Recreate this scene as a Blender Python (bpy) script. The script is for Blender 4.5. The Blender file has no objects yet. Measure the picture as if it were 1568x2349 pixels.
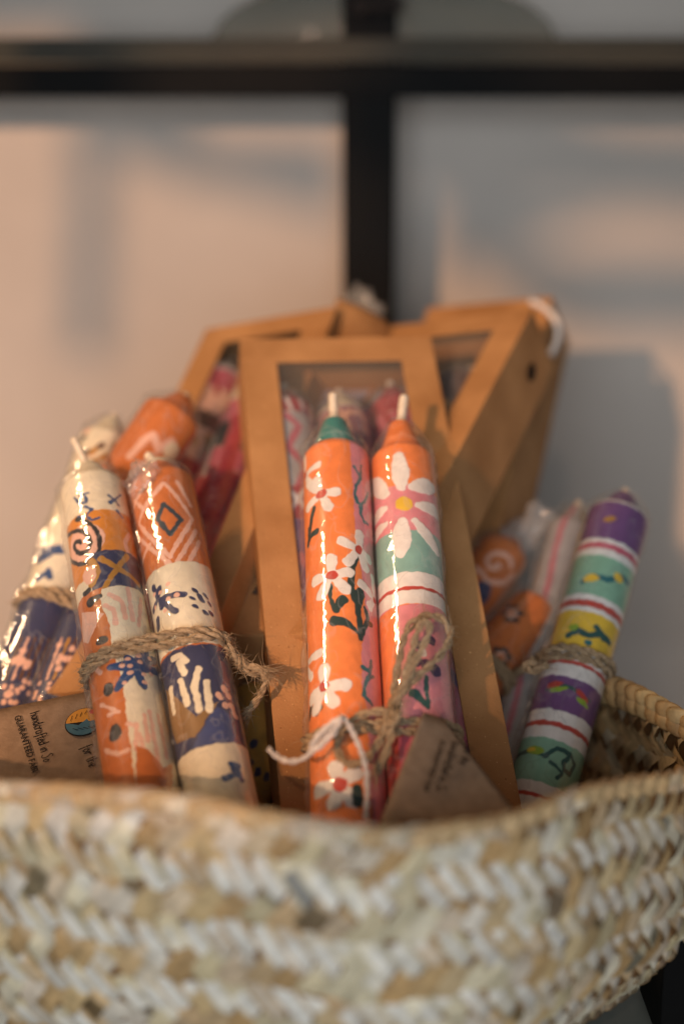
import bpy, bmesh, math, random
import numpy as np
from mathutils import Vector, Matrix

random.seed(7)
RNG = np.random.default_rng(11)
S = bpy.context.scene
COL = S.collection

# ------------------------------------------------------------------ camera
PITCH = math.radians(13)
CAM_Z = 0.26
CAM = Vector((0, 0, CAM_Z))
cam_d = bpy.data.cameras.new('camera')
cam = bpy.data.objects.new('camera', cam_d)
COL.objects.link(cam)
cam.location = CAM
cam.rotation_euler = (math.radians(90) - PITCH, 0, 0)
cam_d.sensor_fit = 'VERTICAL'
cam_d.sensor_height = 36
cam_d.sensor_width = 24
cam_d.lens = 50
cam_d.clip_start = 0.01
cam_d.clip_end = 50
cam_d.dof.use_dof = True
cam_d.dof.focus_distance = 0.458
cam_d.dof.aperture_fstop = 3.3
S.camera = cam
FWD = Vector((0, math.cos(PITCH), -math.sin(PITCH)))
RGT = Vector((1, 0, 0))
UPV = Vector((0, math.sin(PITCH), math.cos(PITCH)))


def at(x, y, d):
    """a point measured on the photograph (1568 x 2349 frame) standing d centimetres away"""
    d = d / 100.0
    k = 0.72 / 2349
    return CAM + FWD * d + RGT * ((x - 784) * k * d) + UPV * ((1174.5 - y) * k * d)


# ------------------------------------------------------------------ world, lamps, exposure
w = bpy.data.worlds.new('World')
S.world = w
w.use_nodes = True
bg = w.node_tree.nodes['Background']
bg.inputs[0].default_value = (0.86, 0.92, 1.0, 1)
bg.inputs[1].default_value = 0.015
S.view_settings.view_transform = 'Standard'
S.view_settings.look = 'None'
S.view_settings.exposure = -0.07
S.view_settings.gamma = 1.0
S.view_settings.use_curve_mapping = False
S.render.engine = 'CYCLES'
S.cycles.use_denoising = True
S.cycles.max_bounces = 8
S.cycles.transparent_max_bounces = 24
S.cycles.caustics_reflective = False
S.cycles.caustics_refractive = False
S.cycles.sample_clamp_indirect = 4


def lamp(name, kind, loc, target, power, color, size=0.1, size_y=None, spot=None):
    l = bpy.data.lights.new(name, kind)
    l.energy = power
    l.color = color
    if kind == 'AREA':
        l.size = size
        if size_y:
            l.shape = 'RECTANGLE'
            l.size_y = size_y
    else:
        l.shadow_soft_size = size
    if spot:
        l.spot_size = math.radians(spot)
        l.spot_blend = 0.5
    o = bpy.data.objects.new(name, l)
    COL.objects.link(o)
    o.location = loc
    o.rotation_euler = (Vector(target) - Vector(loc)).to_track_quat('-Z', 'Y').to_euler()
    return o


KEY = Vector((-0.62, -0.85, 0.58))
lamp('key_lamp', 'SPOT', KEY, (0.05, 0.6, 0.25), 88, (1.0, 0.55, 0.29), 0.015, spot=60)
sl = lamp('side_lamp', 'AREA', (-0.66, 0.47, 0.74), (0, 0.46, 0.2), 2.6, (1.0, 0.66, 0.38), 0.024, 0.20)
KEY2 = Vector((-0.25, -1.3, 1.35))
lamp('second_lamp', 'POINT', KEY2, (0, 0.5, 0.2), 9.5, (1.0, 0.70, 0.52), 0.01)
lamp('daylight_panel', 'AREA', (-0.10, -1.0, 0.30), (0.0, 0.4, 0.12), 14, (0.86, 0.93, 1.0), 0.8)

# ------------------------------------------------------------------ materials
def lin(c):
    return tuple(((v / 255) / 12.92 if v / 255 <= .04045 else ((v / 255 + .055) / 1.055) ** 2.4) for v in c[:3])


def new_mat(name):
    m = bpy.data.materials.new(name)
    m.use_nodes = True
    nt = m.node_tree
    return m, nt, nt.nodes['Principled BSDF']


def nd(nt, t, **kw):
    n = nt.nodes.new(t)
    for k, v in kw.items():
        if k in n.inputs.keys() if hasattr(n.inputs, 'keys') else False:
            n.inputs[k].default_value = v
        else:
            setattr(n, k, v)
    return n


def noisy(name, c1, c2, scale=40, rough=0.7, bump=0.0, bscale=200, spec=0.3, detail=6, stretch=(1, 1, 1), bdist=0.001):
    m, nt, p = new_mat(name)
    tc = nd(nt, 'ShaderNodeTexCoord')
    mp = nd(nt, 'ShaderNodeMapping')
    mp.inputs['Scale'].default_value = stretch
    nt.links.new(tc.outputs['Object'], mp.inputs[0])
    n = nd(nt, 'ShaderNodeTexNoise')
    n.inputs['Scale'].default_value = scale
    n.inputs['Detail'].default_value = detail
    nt.links.new(mp.outputs[0], n.inputs['Vector'])
    r = nd(nt, 'ShaderNodeValToRGB')
    r.color_ramp.elements[0].position = .3
    r.color_ramp.elements[1].position = .7
    r.color_ramp.elements[0].color = (*lin(c1), 1)
    r.color_ramp.elements[1].color = (*lin(c2), 1)
    nt.links.new(n.outputs[0], r.inputs[0])
    nt.links.new(r.outputs[0], p.inputs['Base Color'])
    p.inputs['Roughness'].default_value = rough
    p.inputs['Specular IOR Level'].default_value = spec
    if bump:
        b = nd(nt, 'ShaderNodeBump')
        b.inputs['Strength'].default_value = bump
        b.inputs['Distance'].default_value = bdist
        n2 = nd(nt, 'ShaderNodeTexNoise')
        n2.inputs['Scale'].default_value = bscale
        n2.inputs['Detail'].default_value = 4
        nt.links.new(mp.outputs[0], n2.inputs['Vector'])
        nt.links.new(n2.outputs[0], b.inputs['Height'])
        nt.links.new(b.outputs[0], p.inputs['Normal'])
    return m


M_wall = noisy('wall_paint', (192, 182, 172), (208, 197, 186), 7, .9, .15, 300, .1)
M_black = noisy('black_metal', (7, 6, 6), (12, 11, 10), 30, .6, .1, 300, .1)
M_board = noisy('grey_board', (112, 118, 112), (128, 132, 124), 14, .5, .05, 200, .2)
M_twine = noisy('jute', (140, 118, 92), (188, 164, 132), 900, .9, 0, 0, .1)
M_cotton = noisy('white_cotton', (210, 200, 193), (226, 218, 210), 500, .9, 0, 0, .1)
M_wick = noisy('wick_cotton', (222, 205, 180), (240, 228, 208), 600, .8, .6, 1500, .2)
M_ink = noisy('black_ink', (30, 24, 22), (42, 34, 30), 300, .8)
M_inkblue = noisy('blue_grey_ink', (60, 96, 112), (74, 108, 120), 300, .8)
M_inkgold = noisy('ochre_ink', (196, 132, 52), (208, 146, 62), 300, .8)
M_inkred = noisy('red_ink', (190, 50, 40), (200, 60, 46), 300, .8)
M_tagpaper = noisy('tag_card', (134, 112, 92), (152, 129, 107), 260, .85, .25, 900, .1)


def kraft_mat():
    m = noisy('kraft_card', (154, 109, 66), (188, 140, 92), 34, .68, .5, 1100, .25, bdist=.0004)
    nt = m.node_tree
    p = nt.nodes['Principled BSDF']
    src = p.inputs['Base Color'].links[0].from_socket
    tc = [n for n in nt.nodes if n.type == 'TEX_COORD'][0]
    # recycled fibre specks, light and dark
    for sc, lo, hi, colr in ((1300, .70, .80, (236, 190, 130)), (1000, .70, .80, (110, 68, 34))):
        n = nd(nt, 'ShaderNodeTexNoise')
        n.inputs['Scale'].default_value = sc
        n.inputs['Detail'].default_value = 1
        nt.links.new(tc.outputs['Object'], n.inputs['Vector'])
        mr = nd(nt, 'ShaderNodeMapRange')
        mr.inputs['From Min'].default_value = lo
        mr.inputs['From Max'].default_value = hi
        nt.links.new(n.outputs[0], mr.inputs[0])
        mx = nd(nt, 'ShaderNodeMixRGB')
        mx.inputs[2].default_value = (*lin(colr), 1)
        nt.links.new(mr.outputs[0], mx.inputs[0])
        nt.links.new(src, mx.inputs[1])
        src = mx.outputs[0]
    nt.links.new(src, p.inputs['Base Color'])
    return m


M_kraft = kraft_mat()


def attr_mat(name, rough, spec, coat=0, bump=0, bscale=300, sss=0.0, fleck=0.0, relief=0.0):
    m, nt, p = new_mat(name)
    a = nd(nt, 'ShaderNodeVertexColor')
    a.layer_name = 'paint'
    src = a.outputs[0]
    tc = nd(nt, 'ShaderNodeTexCoord')
    if fleck:
        n = nd(nt, 'ShaderNodeTexNoise')
        n.inputs['Scale'].default_value = 260
        n.inputs['Detail'].default_value = 5
        nt.links.new(tc.outputs['Object'], n.inputs['Vector'])
        mr = nd(nt, 'ShaderNodeMapRange')
        mr.inputs['From Min'].default_value = .3
        mr.inputs['From Max'].default_value = .7
        mr.inputs['To Min'].default_value = 1 - fleck
        mr.inputs['To Max'].default_value = 1 + fleck * .5
        nt.links.new(n.outputs[0], mr.inputs[0])
        mx = nd(nt, 'ShaderNodeVectorMath', operation='SCALE')
        nt.links.new(src, mx.inputs[0])
        nt.links.new(mr.outputs[0], mx.inputs['Scale'])
        src = mx.outputs[0]
    nt.links.new(src, p.inputs['Base Color'])
    p.inputs['Roughness'].default_value = rough
    p.inputs['Specular IOR Level'].default_value = spec
    p.inputs['Coat Weight'].default_value = coat
    p.inputs['Coat Roughness'].default_value = .12
    if sss:
        p.inputs['Subsurface Weight'].default_value = sss
        p.inputs['Subsurface Radius'].default_value = (.004, .0025, .0015)
        p.inputs['Subsurface Scale'].default_value = 1
    if bump:
        n2 = nd(nt, 'ShaderNodeTexNoise')
        n2.inputs['Scale'].default_value = bscale
        nt.links.new(tc.outputs['Object'], n2.inputs['Vector'])
        b = nd(nt, 'ShaderNodeBump')
        b.inputs['Strength'].default_value = bump
        b.inputs['Distance'].default_value = .0005
        nt.links.new(n2.outputs[0], b.inputs['Height'])
        last = b.outputs[0]
        if relief:
            bw = nd(nt, 'ShaderNodeRGBToBW')
            nt.links.new(a.outputs[0], bw.inputs[0])
            b2 = nd(nt, 'ShaderNodeBump')
            b2.inputs['Strength'].default_value = relief
            b2.inputs['Distance'].default_value = .0005
            nt.links.new(bw.outputs[0], b2.inputs['Height'])
            nt.links.new(last, b2.inputs['Normal'])
            last = b2.outputs[0]
        nt.links.new(last, p.inputs['Normal'])
    return m


M_wax = attr_mat('painted_wax', .38, .4, 0.0, .12, 260, 0, .12, .5)
M_straw = attr_mat('palm_straw', .62, .3, 0, .5, 700, 0, .28)


def film_mat(name, tint, rough, bump, bscale, ior=1.5, stretch=(1, 1, .25), haze=0.0, dist=.0006, cap=.16, hcol=(.8, .78, .75), crease=0.0):
    m, nt, p = new_mat(name)
    nt.nodes.remove(p)
    out = [n for n in nt.nodes if n.type == 'OUTPUT_MATERIAL'][0]
    tr = nd(nt, 'ShaderNodeBsdfTransparent')
    tr.inputs[0].default_value = (*tint, 1)
    gl = nd(nt, 'ShaderNodeBsdfGlossy')
    gl.inputs['Roughness'].default_value = rough
    fr = nd(nt, 'ShaderNodeFresnel')
    fr.inputs['IOR'].default_value = ior
    tc = nd(nt, 'ShaderNodeTexCoord')
    mp = nd(nt, 'ShaderNodeMapping')
    mp.inputs['Scale'].default_value = stretch
    nt.links.new(tc.outputs['Object'], mp.inputs[0])
    n = nd(nt, 'ShaderNodeTexNoise')
    n.inputs['Scale'].default_value = bscale
    n.inputs['Detail'].default_value = 3
    n.inputs['Distortion'].default_value = .6
    nt.links.new(mp.outputs[0], n.inputs['Vector'])
    b = nd(nt, 'ShaderNodeBump')
    b.inputs['Strength'].default_value = bump
    b.inputs['Distance'].default_value = dist
    nt.links.new(n.outputs[0], b.inputs['Height'])
    nt.links.new(b.outputs[0], gl.inputs['Normal'])
    mn = nd(nt, 'ShaderNodeMath', operation='MINIMUM')
    mn.inputs[1].default_value = cap
    nt.links.new(fr.outputs[0], mn.inputs[0])
    mx = nd(nt, 'ShaderNodeMixShader')
    nt.links.new(mn.outputs[0], mx.inputs[0])
    nt.links.new(tr.outputs[0], mx.inputs[1])
    nt.links.new(gl.outputs[0], mx.inputs[2])
    last = mx.outputs[0]
    if haze:
        df = nd(nt, 'ShaderNodeBsdfDiffuse')
        df.inputs[0].default_value = (*hcol, 1)
        m2 = nd(nt, 'ShaderNodeMixShader')
        m2.inputs[0].default_value = haze
        if crease:
            nz_ = nd(nt, 'ShaderNodeTexNoise')
            nz_.inputs['Scale'].default_value = 75
            nz_.inputs['Detail'].default_value = 2
            nz_.inputs['Distortion'].default_value = .8
            nt.links.new(mp.outputs[0], nz_.inputs['Vector'])
            sb = nd(nt, 'ShaderNodeMath', operation='SUBTRACT')
            sb.inputs[1].default_value = .5
            nt.links.new(nz_.outputs[0], sb.inputs[0])
            ab = nd(nt, 'ShaderNodeMath', operation='ABSOLUTE')
            nt.links.new(sb.outputs[0], ab.inputs[0])
            mr = nd(nt, 'ShaderNodeMapRange')
            mr.inputs['From Min'].default_value = 0
            mr.inputs['From Max'].default_value = .022
            mr.inputs['To Min'].default_value = haze + crease
            mr.inputs['To Max'].default_value = haze
            nt.links.new(ab.outputs[0], mr.inputs[0])
            nt.links.new(mr.outputs[0], m2.inputs[0])
        nt.links.new(last, m2.inputs[1])
        nt.links.new(df.outputs[0], m2.inputs[2])
        last = m2.outputs[0]
    nt.links.new(last, out.inputs['Surface'])
    return m


M_film = film_mat('cellophane', (.985, .985, .98), .075, .2, 130, 1.5, haze=.035, cap=.15, crease=.10)
M_crumple = film_mat('crumpled_cellophane', (.97, .97, .97), .1, .9, 160, 1.5, (1, 1, 1), haze=.16)
M_window = film_mat('window_film', (.93, .93, .95), .10, .10, 18, 1.45, (1, 1, 1), haze=.07)
M_window_clean = film_mat('clean_window_film', (.96, .96, .97), .08, .10, 18, 1.45, (1, 1, 1), haze=.012)
M_packet = film_mat('cloudy_packet', (.74, .74, .70), .12, .8, 120, 1.5, (1, 1, 1), haze=.30, hcol=(.46, .44, .38))
M_glass = film_mat('shelf_glass', (.80, .82, .78), .06, .02, 10, 1.45, (1, 1, 1), haze=.10)
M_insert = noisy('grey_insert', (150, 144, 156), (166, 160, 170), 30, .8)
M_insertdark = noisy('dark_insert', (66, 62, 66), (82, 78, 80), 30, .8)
M_glassedge = noisy('glass_edge', (46, 42, 31), (62, 57, 42), 20, .6)

# ------------------------------------------------------------------ object helpers
def mesh_obj(name, verts, faces, mat, parent=None, smooth=True, cols=None, mats=None, midx=None):
    me = bpy.data.meshes.new(name)
    off = Vector((0, 0, 0))
    v = np.asarray(verts, dtype=np.float32).reshape(-1, 3)
    if parent is not None:
        root = parent
        inv = WM[parent.name].inverted()
        A = np.array(inv)
        v = v @ A[:3, :3].T.astype(np.float32) + A[:3, 3].astype(np.float32)
    me.from_pydata(v.tolist() if len(v) < 200000 else v, [], faces)
    if cols is not None:
        ca = me.color_attributes.new('paint', 'FLOAT_COLOR', 'POINT')
        c = np.ones((len(v), 4), dtype=np.float32)
        c[:, :3] = cols
        ca.data.foreach_set('color', c.ravel())
    for m in (mats or [mat]):
        me.materials.append(m)
    if midx is not None:
        me.polygons.foreach_set('material_index', np.asarray(midx, dtype=np.int32))
    if smooth:
        me.polygons.foreach_set('use_smooth', np.ones(len(me.polygons), dtype=bool))
    me.update()
    o = bpy.data.objects.new(name, me)
    COL.objects.link(o)
    WM[o.name] = Matrix.Identity(4)
    if parent is not None:
        o.parent = parent
        WM[o.name] = WM[parent.name].copy()
    return o


WM = {}


def empty(name, mat4, label, cat, group=None):
    o = bpy.data.objects.new(name, None)
    COL.objects.link(o)
    o.empty_display_size = .01
    if isinstance(mat4, Vector):
        mat4 = Matrix.Translation(mat4)
    o.matrix_world = mat4
    WM[o.name] = mat4.copy()
    tag(o, label, cat, group)
    return o


def tag(o, label=None, cat=None, group=None, kind=None):
    if label:
        o['label'] = label
    if cat:
        o['category'] = cat
    if group:
        o['group'] = group
    if kind:
        o['kind'] = kind
    return o


def smooth_path(pts, n, closed=False):
    P = [Vector(p) for p in pts]
    out = []
    m = len(P)
    segs = m if closed else m - 1
    for i in range(segs):
        if closed:
            p0, p1, p2, p3 = P[(i - 1) % m], P[i], P[(i + 1) % m], P[(i + 2) % m]
        else:
            p1, p2 = P[i], P[i + 1]
            p0 = P[i - 1] if i > 0 else p1 * 2 - p2
            p3 = P[i + 2] if i + 2 < m else p2 * 2 - p1
        for k in range(n):
            t = k / n
            out.append(.5 * ((2 * p1) + (p2 - p0) * t + (2 * p0 - 5 * p1 + 4 * p2 - p3) * t * t + (3 * p1 - p0 - 3 * p2 + p3) * t ** 3))
    if not closed:
        out.append(P[-1])
    return out


def resample(path, step):
    P = [Vector(p) for p in path]
    L = [0]
    for a, b in zip(P, P[1:]):
        L.append(L[-1] + (b - a).length)
    n = max(2, int(L[-1] / step))
    out = []
    j = 0
    for i in range(n + 1):
        s = L[-1] * i / n
        while j < len(L) - 2 and L[j + 1] < s:
            j += 1
        f = (s - L[j]) / max(1e-9, L[j + 1] - L[j])
        out.append(P[j].lerp(P[j + 1], min(1, max(0, f))))
    return out


def frames(path):
    n = len(path)
    T = [(path[min(i + 1, n - 1)] - path[max(i - 1, 0)]).normalized() for i in range(n)]
    a = T[0].orthogonal().normalized()
    F = []
    for t in T:
        a = (a - t * a.dot(t)).normalized()
        F.append((t, a, t.cross(a)))
    return F


def tube(V, Fc, path, rad, sides=6, caps=True):
    fr = frames(path)
    b0 = len(V)
    for i, (p, (t, a, b)) in enumerate(zip(path, fr)):
        r = rad(i / (len(path) - 1)) if callable(rad) else rad
        for k in range(sides):
            an = 2 * math.pi * k / sides
            V.append(tuple(p + a * (r * math.cos(an)) + b * (r * math.sin(an))))
    for i in range(len(path) - 1):
        for k in range(sides):
            k2 = (k + 1) % sides
            Fc.append((b0 + i * sides + k, b0 + i * sides + k2, b0 + (i + 1) * sides + k2, b0 + (i + 1) * sides + k))
    if caps:
        Fc.append(tuple(b0 + k for k in reversed(range(sides))))
        e = b0 + (len(path) - 1) * sides
        Fc.append(tuple(e + k for k in range(sides)))


def rope(V, Fc, path, ply=.0007, plies=2, turn=.010, fuzz=0, fuzz_len=.005, fr_end=0):
    """twisted cord along a path, with loose fibres"""
    P = resample(path, .0009)
    fr = frames(P)
    for k in range(plies):
        sub = []
        s = 0
        for i, (p, (t, a, b)) in enumerate(zip(P, fr)):
            if i:
                s += (P[i] - P[i - 1]).length
            an = 2 * math.pi * (k / plies + s / turn)
            rr = ply * (1.0 + .16 * math.sin(i * .37 + k * 2))
            sub.append(p + a * (rr * math.cos(an)) + b * (rr * math.sin(an)))
        sf = frames(sub)
        tube(V, Fc, sub, ply * .72, 5)
        for j in range(9):
            a0, w0, ph0 = random.uniform(0, 6.28), random.uniform(-160, 160), random.uniform(0, 6.28)
            rj = ply * random.uniform(.72, 1.02)
            fib = []
            for i, (p, (t, a, b)) in enumerate(zip(sub, sf)):
                an = a0 + w0 * i * .0009 + .5 * math.sin(i * .21 + ph0)
                r2 = rj * (1 + .14 * math.sin(i * .33 + ph0 * 2))
                fib.append(p + a * (r2 * math.cos(an)) + b * (r2 * math.sin(an)))
            tube(V, Fc, fib, ply * random.uniform(.16, .30), 4, False)
    L = len(P)
    for _ in range(fuzz):
        i = random.randrange(L)
        t, a, b = fr[i]
        an = random.uniform(0, 2 * math.pi)
        out = a * math.cos(an) + b * math.sin(an)
        d = (out * random.uniform(.3, 1) + t * random.uniform(-1.2, 1.2)).normalized()
        p = P[i] + out * ply
        ln = random.uniform(.25, 1) * fuzz_len * (2.2 if random.random() < .08 else 1)
        q = []
        curl = Vector((random.uniform(-1, 1), random.uniform(-1, 1), random.uniform(-1, 1))) * 1.1
        for j in range(6):
            q.append(p.copy())
            p = p + d * (ln / 5)
            d = (d + curl * .35 + Vector((random.uniform(-1, 1), random.uniform(-1, 1), random.uniform(-1, 1))) * .18).normalized()
        tube(V, Fc, q, lambda f: .00010 * (1.2 - f), 3, False)
    for _ in range(fr_end):     # frayed end
        t, a, b = fr[-1]
        p = P[-1] - t * random.uniform(0, .004)
        d = (t + a * random.uniform(-.6, .6) + b * random.uniform(-.6, .6)).normalized()
        q = []
        for j in range(5):
            q.append(p.copy())
            p = p + d * random.uniform(.0012, .0028)
            d = (d + Vector((random.uniform(-1, 1), random.uniform(-1, 1), random.uniform(-1, 1))) * .3).normalized()
        tube(V, Fc, q, lambda f: .00011 * (1.2 - f), 3, False)


def boxverts(V, Fc, x0, x1, y0, y1, z0, z1, M=None, bev=0.0):
    b = len(V)
    for z in (z0, z1):
        for (x, y) in ((x0, y0), (x1, y0), (x1, y1), (x0, y1)):
            p = Vector((x, y, z))
            V.append(tuple(M @ p if M else p))
    for f in ((0, 3, 2, 1), (4, 5, 6, 7), (0, 1, 5, 4), (1, 2, 6, 5), (2, 3, 7, 6), (3, 0, 4, 7)):
        Fc.append(tuple(b + i for i in f))


def bevel(o, wdt, seg=2):
    m = o.modifiers.new('bevel', 'BEVEL')
    m.width = wdt
    m.segments = seg
    m.limit_method = 'ANGLE'
    m.angle_limit = math.radians(40)
    return o


# ------------------------------------------------------------------ the setting
WALL_Y = 0.825
V, F = [], []
boxverts(V, F, -1.6, 1.6, WALL_Y, WALL_Y + .06, -1.2, 1.8)
tag(mesh_obj('wall', V, F, M_wall, smooth=False), 'pale pinkish plaster wall behind the shelving', kind='structure')

# black metal shelving unit: posts, rail, glass shelf, lower board
unit = empty('shelving_unit', Vector((0.012, .74, 0)), 'black metal shelving unit with a glass upper shelf in front of the pale wall', 'shelving')
D_POST = 75
xa = at(845, 450, D_POST)
V, F = [], []
pw = .0138
px = xa.x
py = xa.y
boxverts(V, F, px - pw, px + pw, py - pw, py + pw, -.55, .398)
bevel(mesh_obj('post', V, F, M_black, unit, smooth=False), .001)
zr1 = at(784, 226, 73.2).z
zr0 = at(784, 152, 73.2).z
yr = at(784, 185, 73.2).y
V, F = [], []
boxverts(V, F, -.62, .50, yr - .009, py - pw - .001, zr1, zr0)
bevel(mesh_obj('rail', V, F, M_black, unit, smooth=False), .001)
V, F = [], []
boxverts(V, F, -.62, .50, yr - .012, yr + .10, zr0 + .001, zr0 + .0085)
mesh_obj('glass_shelf', V, F, M_glass, unit, smooth=False)
V, F = [], []
boxverts(V, F, -.62, .50, yr - .0135, yr - .0122, zr0 + .0008, zr0 + .0125)
mesh_obj('glass_edge', V, F, M_glassedge, unit, smooth=False)
V, F = [], []
boxverts(V, F, -.62, .50, .66, .80, .40, .418)
mesh_obj('board', V, F, M_board, unit, smooth=False)
V, F = [], []
boxverts(V, F, -.62, .50, .12, .53, -.018, 0)
bevel(mesh_obj('board', V, F, M_board, unit, smooth=False), .001)
pr = at(1518, 2250, 43.5)
V, F = [], []
boxverts(V, F, pr.x, pr.x + .03, pr.y, pr.y + .03, .0005, .07)
bevel(mesh_obj('post', V, F, M_black, unit, smooth=False), .001)

# ------------------------------------------------------------------ unseen gobo panels added before both warm lamps, outlined from the wanted shadows
def on_wall(x, y):
    a = at(x, y, 80)
    d = a - CAM
    return CAM + d * ((WALL_Y - CAM.y) / d.y)


def gobo(polys, t, KEY=KEY):
    V, F = [], []
    ax = (Vector((0.05, .6, .25)) - KEY).normalized() * .006
    for poly in polys:
        P = [KEY.lerp(p, t) for p in poly]
        b = len(V)
        n = len(P)
        for p in P:
            V.append(tuple(p))
        for p in P:
            V.append(tuple(p + ax))
        F.append(tuple(b + i for i in range(n)))
        F.append(tuple(b + n + i for i in reversed(range(n))))
        for i in range(n):
            j = (i + 1) % n
            F.append((b + i, b + n + i, b + n + j, b + j))
    return V, F


def curve_px(pts, n=6):
    return [on_wall(x, y) for x, y in pts]


polys = [
    curve_px([(165, -100), (240, -100), (245, 380), (235, 820), (160, 820), (170, 380)]),
    curve_px([(245, -100), (440, -100), (445, 425), (360, 385), (245, 345)]),
    curve_px([(440, 325), (780, 325), (780, 500), (600, 450), (440, 415)]),
    curve_px([(440, -120), (1000, -120), (1000, 120), (440, 215)]),
    curve_px([(-300, -200), (460, -200), (460, 70), (-300, 90)]),
    curve_px([(880, 225), (1000, 225), (1000, 450), (880, 450)]),
    curve_px([(1000, 120), (1280, 225), (1350, 265), (1450, 290), (1800, 290), (1800, 500), (1568, 500), (1490, 488), (1420, 488), (1330, 510), (1260, 545), (1195, 582),
              (1420, 585), (1800, 590), (1800, 770), (1500, 770), (1350, 770), (1230, 730), (1140, 650), (1060, 585), (1040, 640), (1000, 680)]),
    curve_px([(1000, -120), (1900, -120), (1900, 180), (1290, 190), (1000, 119)]),
]
polys.append([at(x, y + 24, 35.6) for x, y in ((-500, 1740), (0, 1785), (400, 1812), (640, 1858), (860, 1890), (1040, 1880), (1190, 1850), (1310, 1800), (1430, 1775), (1900, 1720))] + [at(1900, 3300, 35.6), at(-500, 3300, 35.6)])  # added panel keeping the key lamp off the basket front
polys.append([at(x, y, 50) for x, y in ((1185, 1120), (1300, 1080), (1750, 980), (1750, 1950), (1160, 1950), (1150, 1500))])  # added panel shading the banded pair on the right
GAP = [at(x, y, 56) for x, y in ((585, 1250), (650, 1230), (660, 1800), (470, 1800), (470, 1480))]  # outline of an added blocker that darkens the gap beside the front box
polys.append(GAP)
V, F = gobo(polys, .42)
V2, F2 = gobo([GAP, curve_px([(240, 340), (440, 430), (410, 640), (340, 830), (240, 800)]), curve_px([(20, 235), (172, 235), (172, 430), (110, 470), (20, 440)]), curve_px([(60, 560), (165, 520), (165, 900), (60, 900)]),
               curve_px([(905, 440), (1000, 450), (1005, 580), (905, 570)]), curve_px([(1000, 230), (1180, 230), (1210, 520), (1060, 560), (1000, 500)])], .42, KEY2)
F += [tuple(i + len(V) for i in f) for f in F2]
V += V2
o = mesh_obj('shade_panels', V, F, M_black, smooth=False)
tag(o, 'unseen dark panels added to shade the wall, basket front and right pair', kind='structure')

# ------------------------------------------------------------------ basket
RIM_PX = [(-420, 1640, 46), (-330, 1720, 41), (-160, 1765, 38.6), (0, 1778, 37.4), (200, 1788, 36.4), (400, 1806, 35.8), (640, 1852, 35.3), (860, 1884, 35.0),
          (1040, 1872, 35.4), (1190, 1845, 36.2), (1310, 1796, 37.4), (1430, 1768, 39), (1560, 1752, 41), (1640, 1715, 43.4), (1625, 1668, 45.2), (1540, 1612, 46.6), (1400, 1548, 50),
          (1200, 1500, 55), (950, 1480, 58.5), (650, 1478, 60), (300, 1490, 58), (0, 1500, 54.5), (-260, 1560, 50)]
rim0 = smooth_path([at(x, y + 42, d) for x, y, d in RIM_PX], 30, True)
rim0 = resample(rim0 + [rim0[0]], .0025)[:-1]
NR = len(rim0)
cen = sum(rim0, Vector()) / NR
PER = sum((rim0[i] - rim0[(i + 1) % NR]).length for i in range(NR))
RIMA = np.array([tuple(p) for p in rim0])
CEN = np.array(tuple(cen))
ZB = .004


def rim_at(u):
    """u in 0..1 around"""
    x = (u % 1.0) * NR
    i = np.floor(x).astype(int)
    f = (x - i)[..., None]
    return RIMA[i % NR] * (1 - f) + RIMA[(i + 1) % NR] * f


def basket(u, v, off=0.0):
    """surface point: u around, v = 0 at the rim .. 1 at the base"""
    u = np.asarray(u, float)
    v = np.asarray(v, float)
    R = rim_at(u)
    k = 1 + .075 * np.sin(np.clip(v, 0, 1) * 2.3) - .30 * np.clip(v, 0, 1) ** 2.6
    out = np.empty(R.shape)
    d = R[..., :2] - CEN[:2]
    ln = np.linalg.norm(d, axis=-1, keepdims=True)
    out[..., :2] = CEN[:2] + d * k[..., None] + d / ln * off * np.ones_like(k)[..., None] if np.isscalar(off) else CEN[:2] + d * k[..., None] + d / ln * off[..., None]
    out[..., 2] = R[..., 2] + (ZB - R[..., 2]) * v
    return out


bk = empty('straw_basket', Vector((cen.x, cen.y, 0)), 'whitewashed woven palm straw basket holding all the candles', 'basket')
HB = .125        # slant height
V, F, C = [], [], []


def straw_col(white):
    tan = np.array(lin(random.choice([(206, 176, 128), (198, 164, 116), (214, 190, 146), (190, 154, 106), (212, 194, 154), (220, 206, 172)])))
    wh = np.array(lin(random.choice([(226, 222, 214), (214, 212, 208), (232, 226, 214)])))
    return tan * (1 - white) + wh * white


def ribbon(P, N, wid, tw, col, ccols=None, tcols=None):
    """flat leaf strip: P centre line (n,3), N outward normals"""
    n = len(P)
    T = np.gradient(P, axis=0)
    T /= np.linalg.norm(T, axis=1, keepdims=True) + 1e-12
    B = np.cross(N, T)
    B /= np.linalg.norm(B, axis=1, keepdims=True) + 1e-12
    b = len(V)
    prof = [(-1, -.10), (-.7, .05), (-.15, .10), (.2, .06), (.65, .07), (1, -.10)]
    m = len(prof)
    shade = [random.uniform(.80, 1.1) for _ in prof]
    for i in range(n):
        ww = wid * .5 * (1 + .05 * math.sin(i * .8 + tw))
        for j, (a, h) in enumerate(prof):
            q = P[i] + B[i] * (a * ww) + N[i] * (h * wid * .22)
            V.append(tuple(q))
            cc = (ccols[i] if ccols is not None else col) * shade[j]
            if tcols is not None and j in (0, 4, 5):
                cc = tcols[i] * shade[j]
            C.append(tuple(cc))
    for i in range(n - 1):
        for j in range(m - 1):
            F.append((b + i * m + j, b + i * m + j + 1, b + (i + 1) * m + j + 1, b + (i + 1) * m + j))


NW = int(PER / .0066)
NW -= NW % 4
SLANT = 0.62          # how far round (in strip spacings per ...) the strips run
lean = HB * SLANT / PER
whiteness = lambda u, v: None


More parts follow.
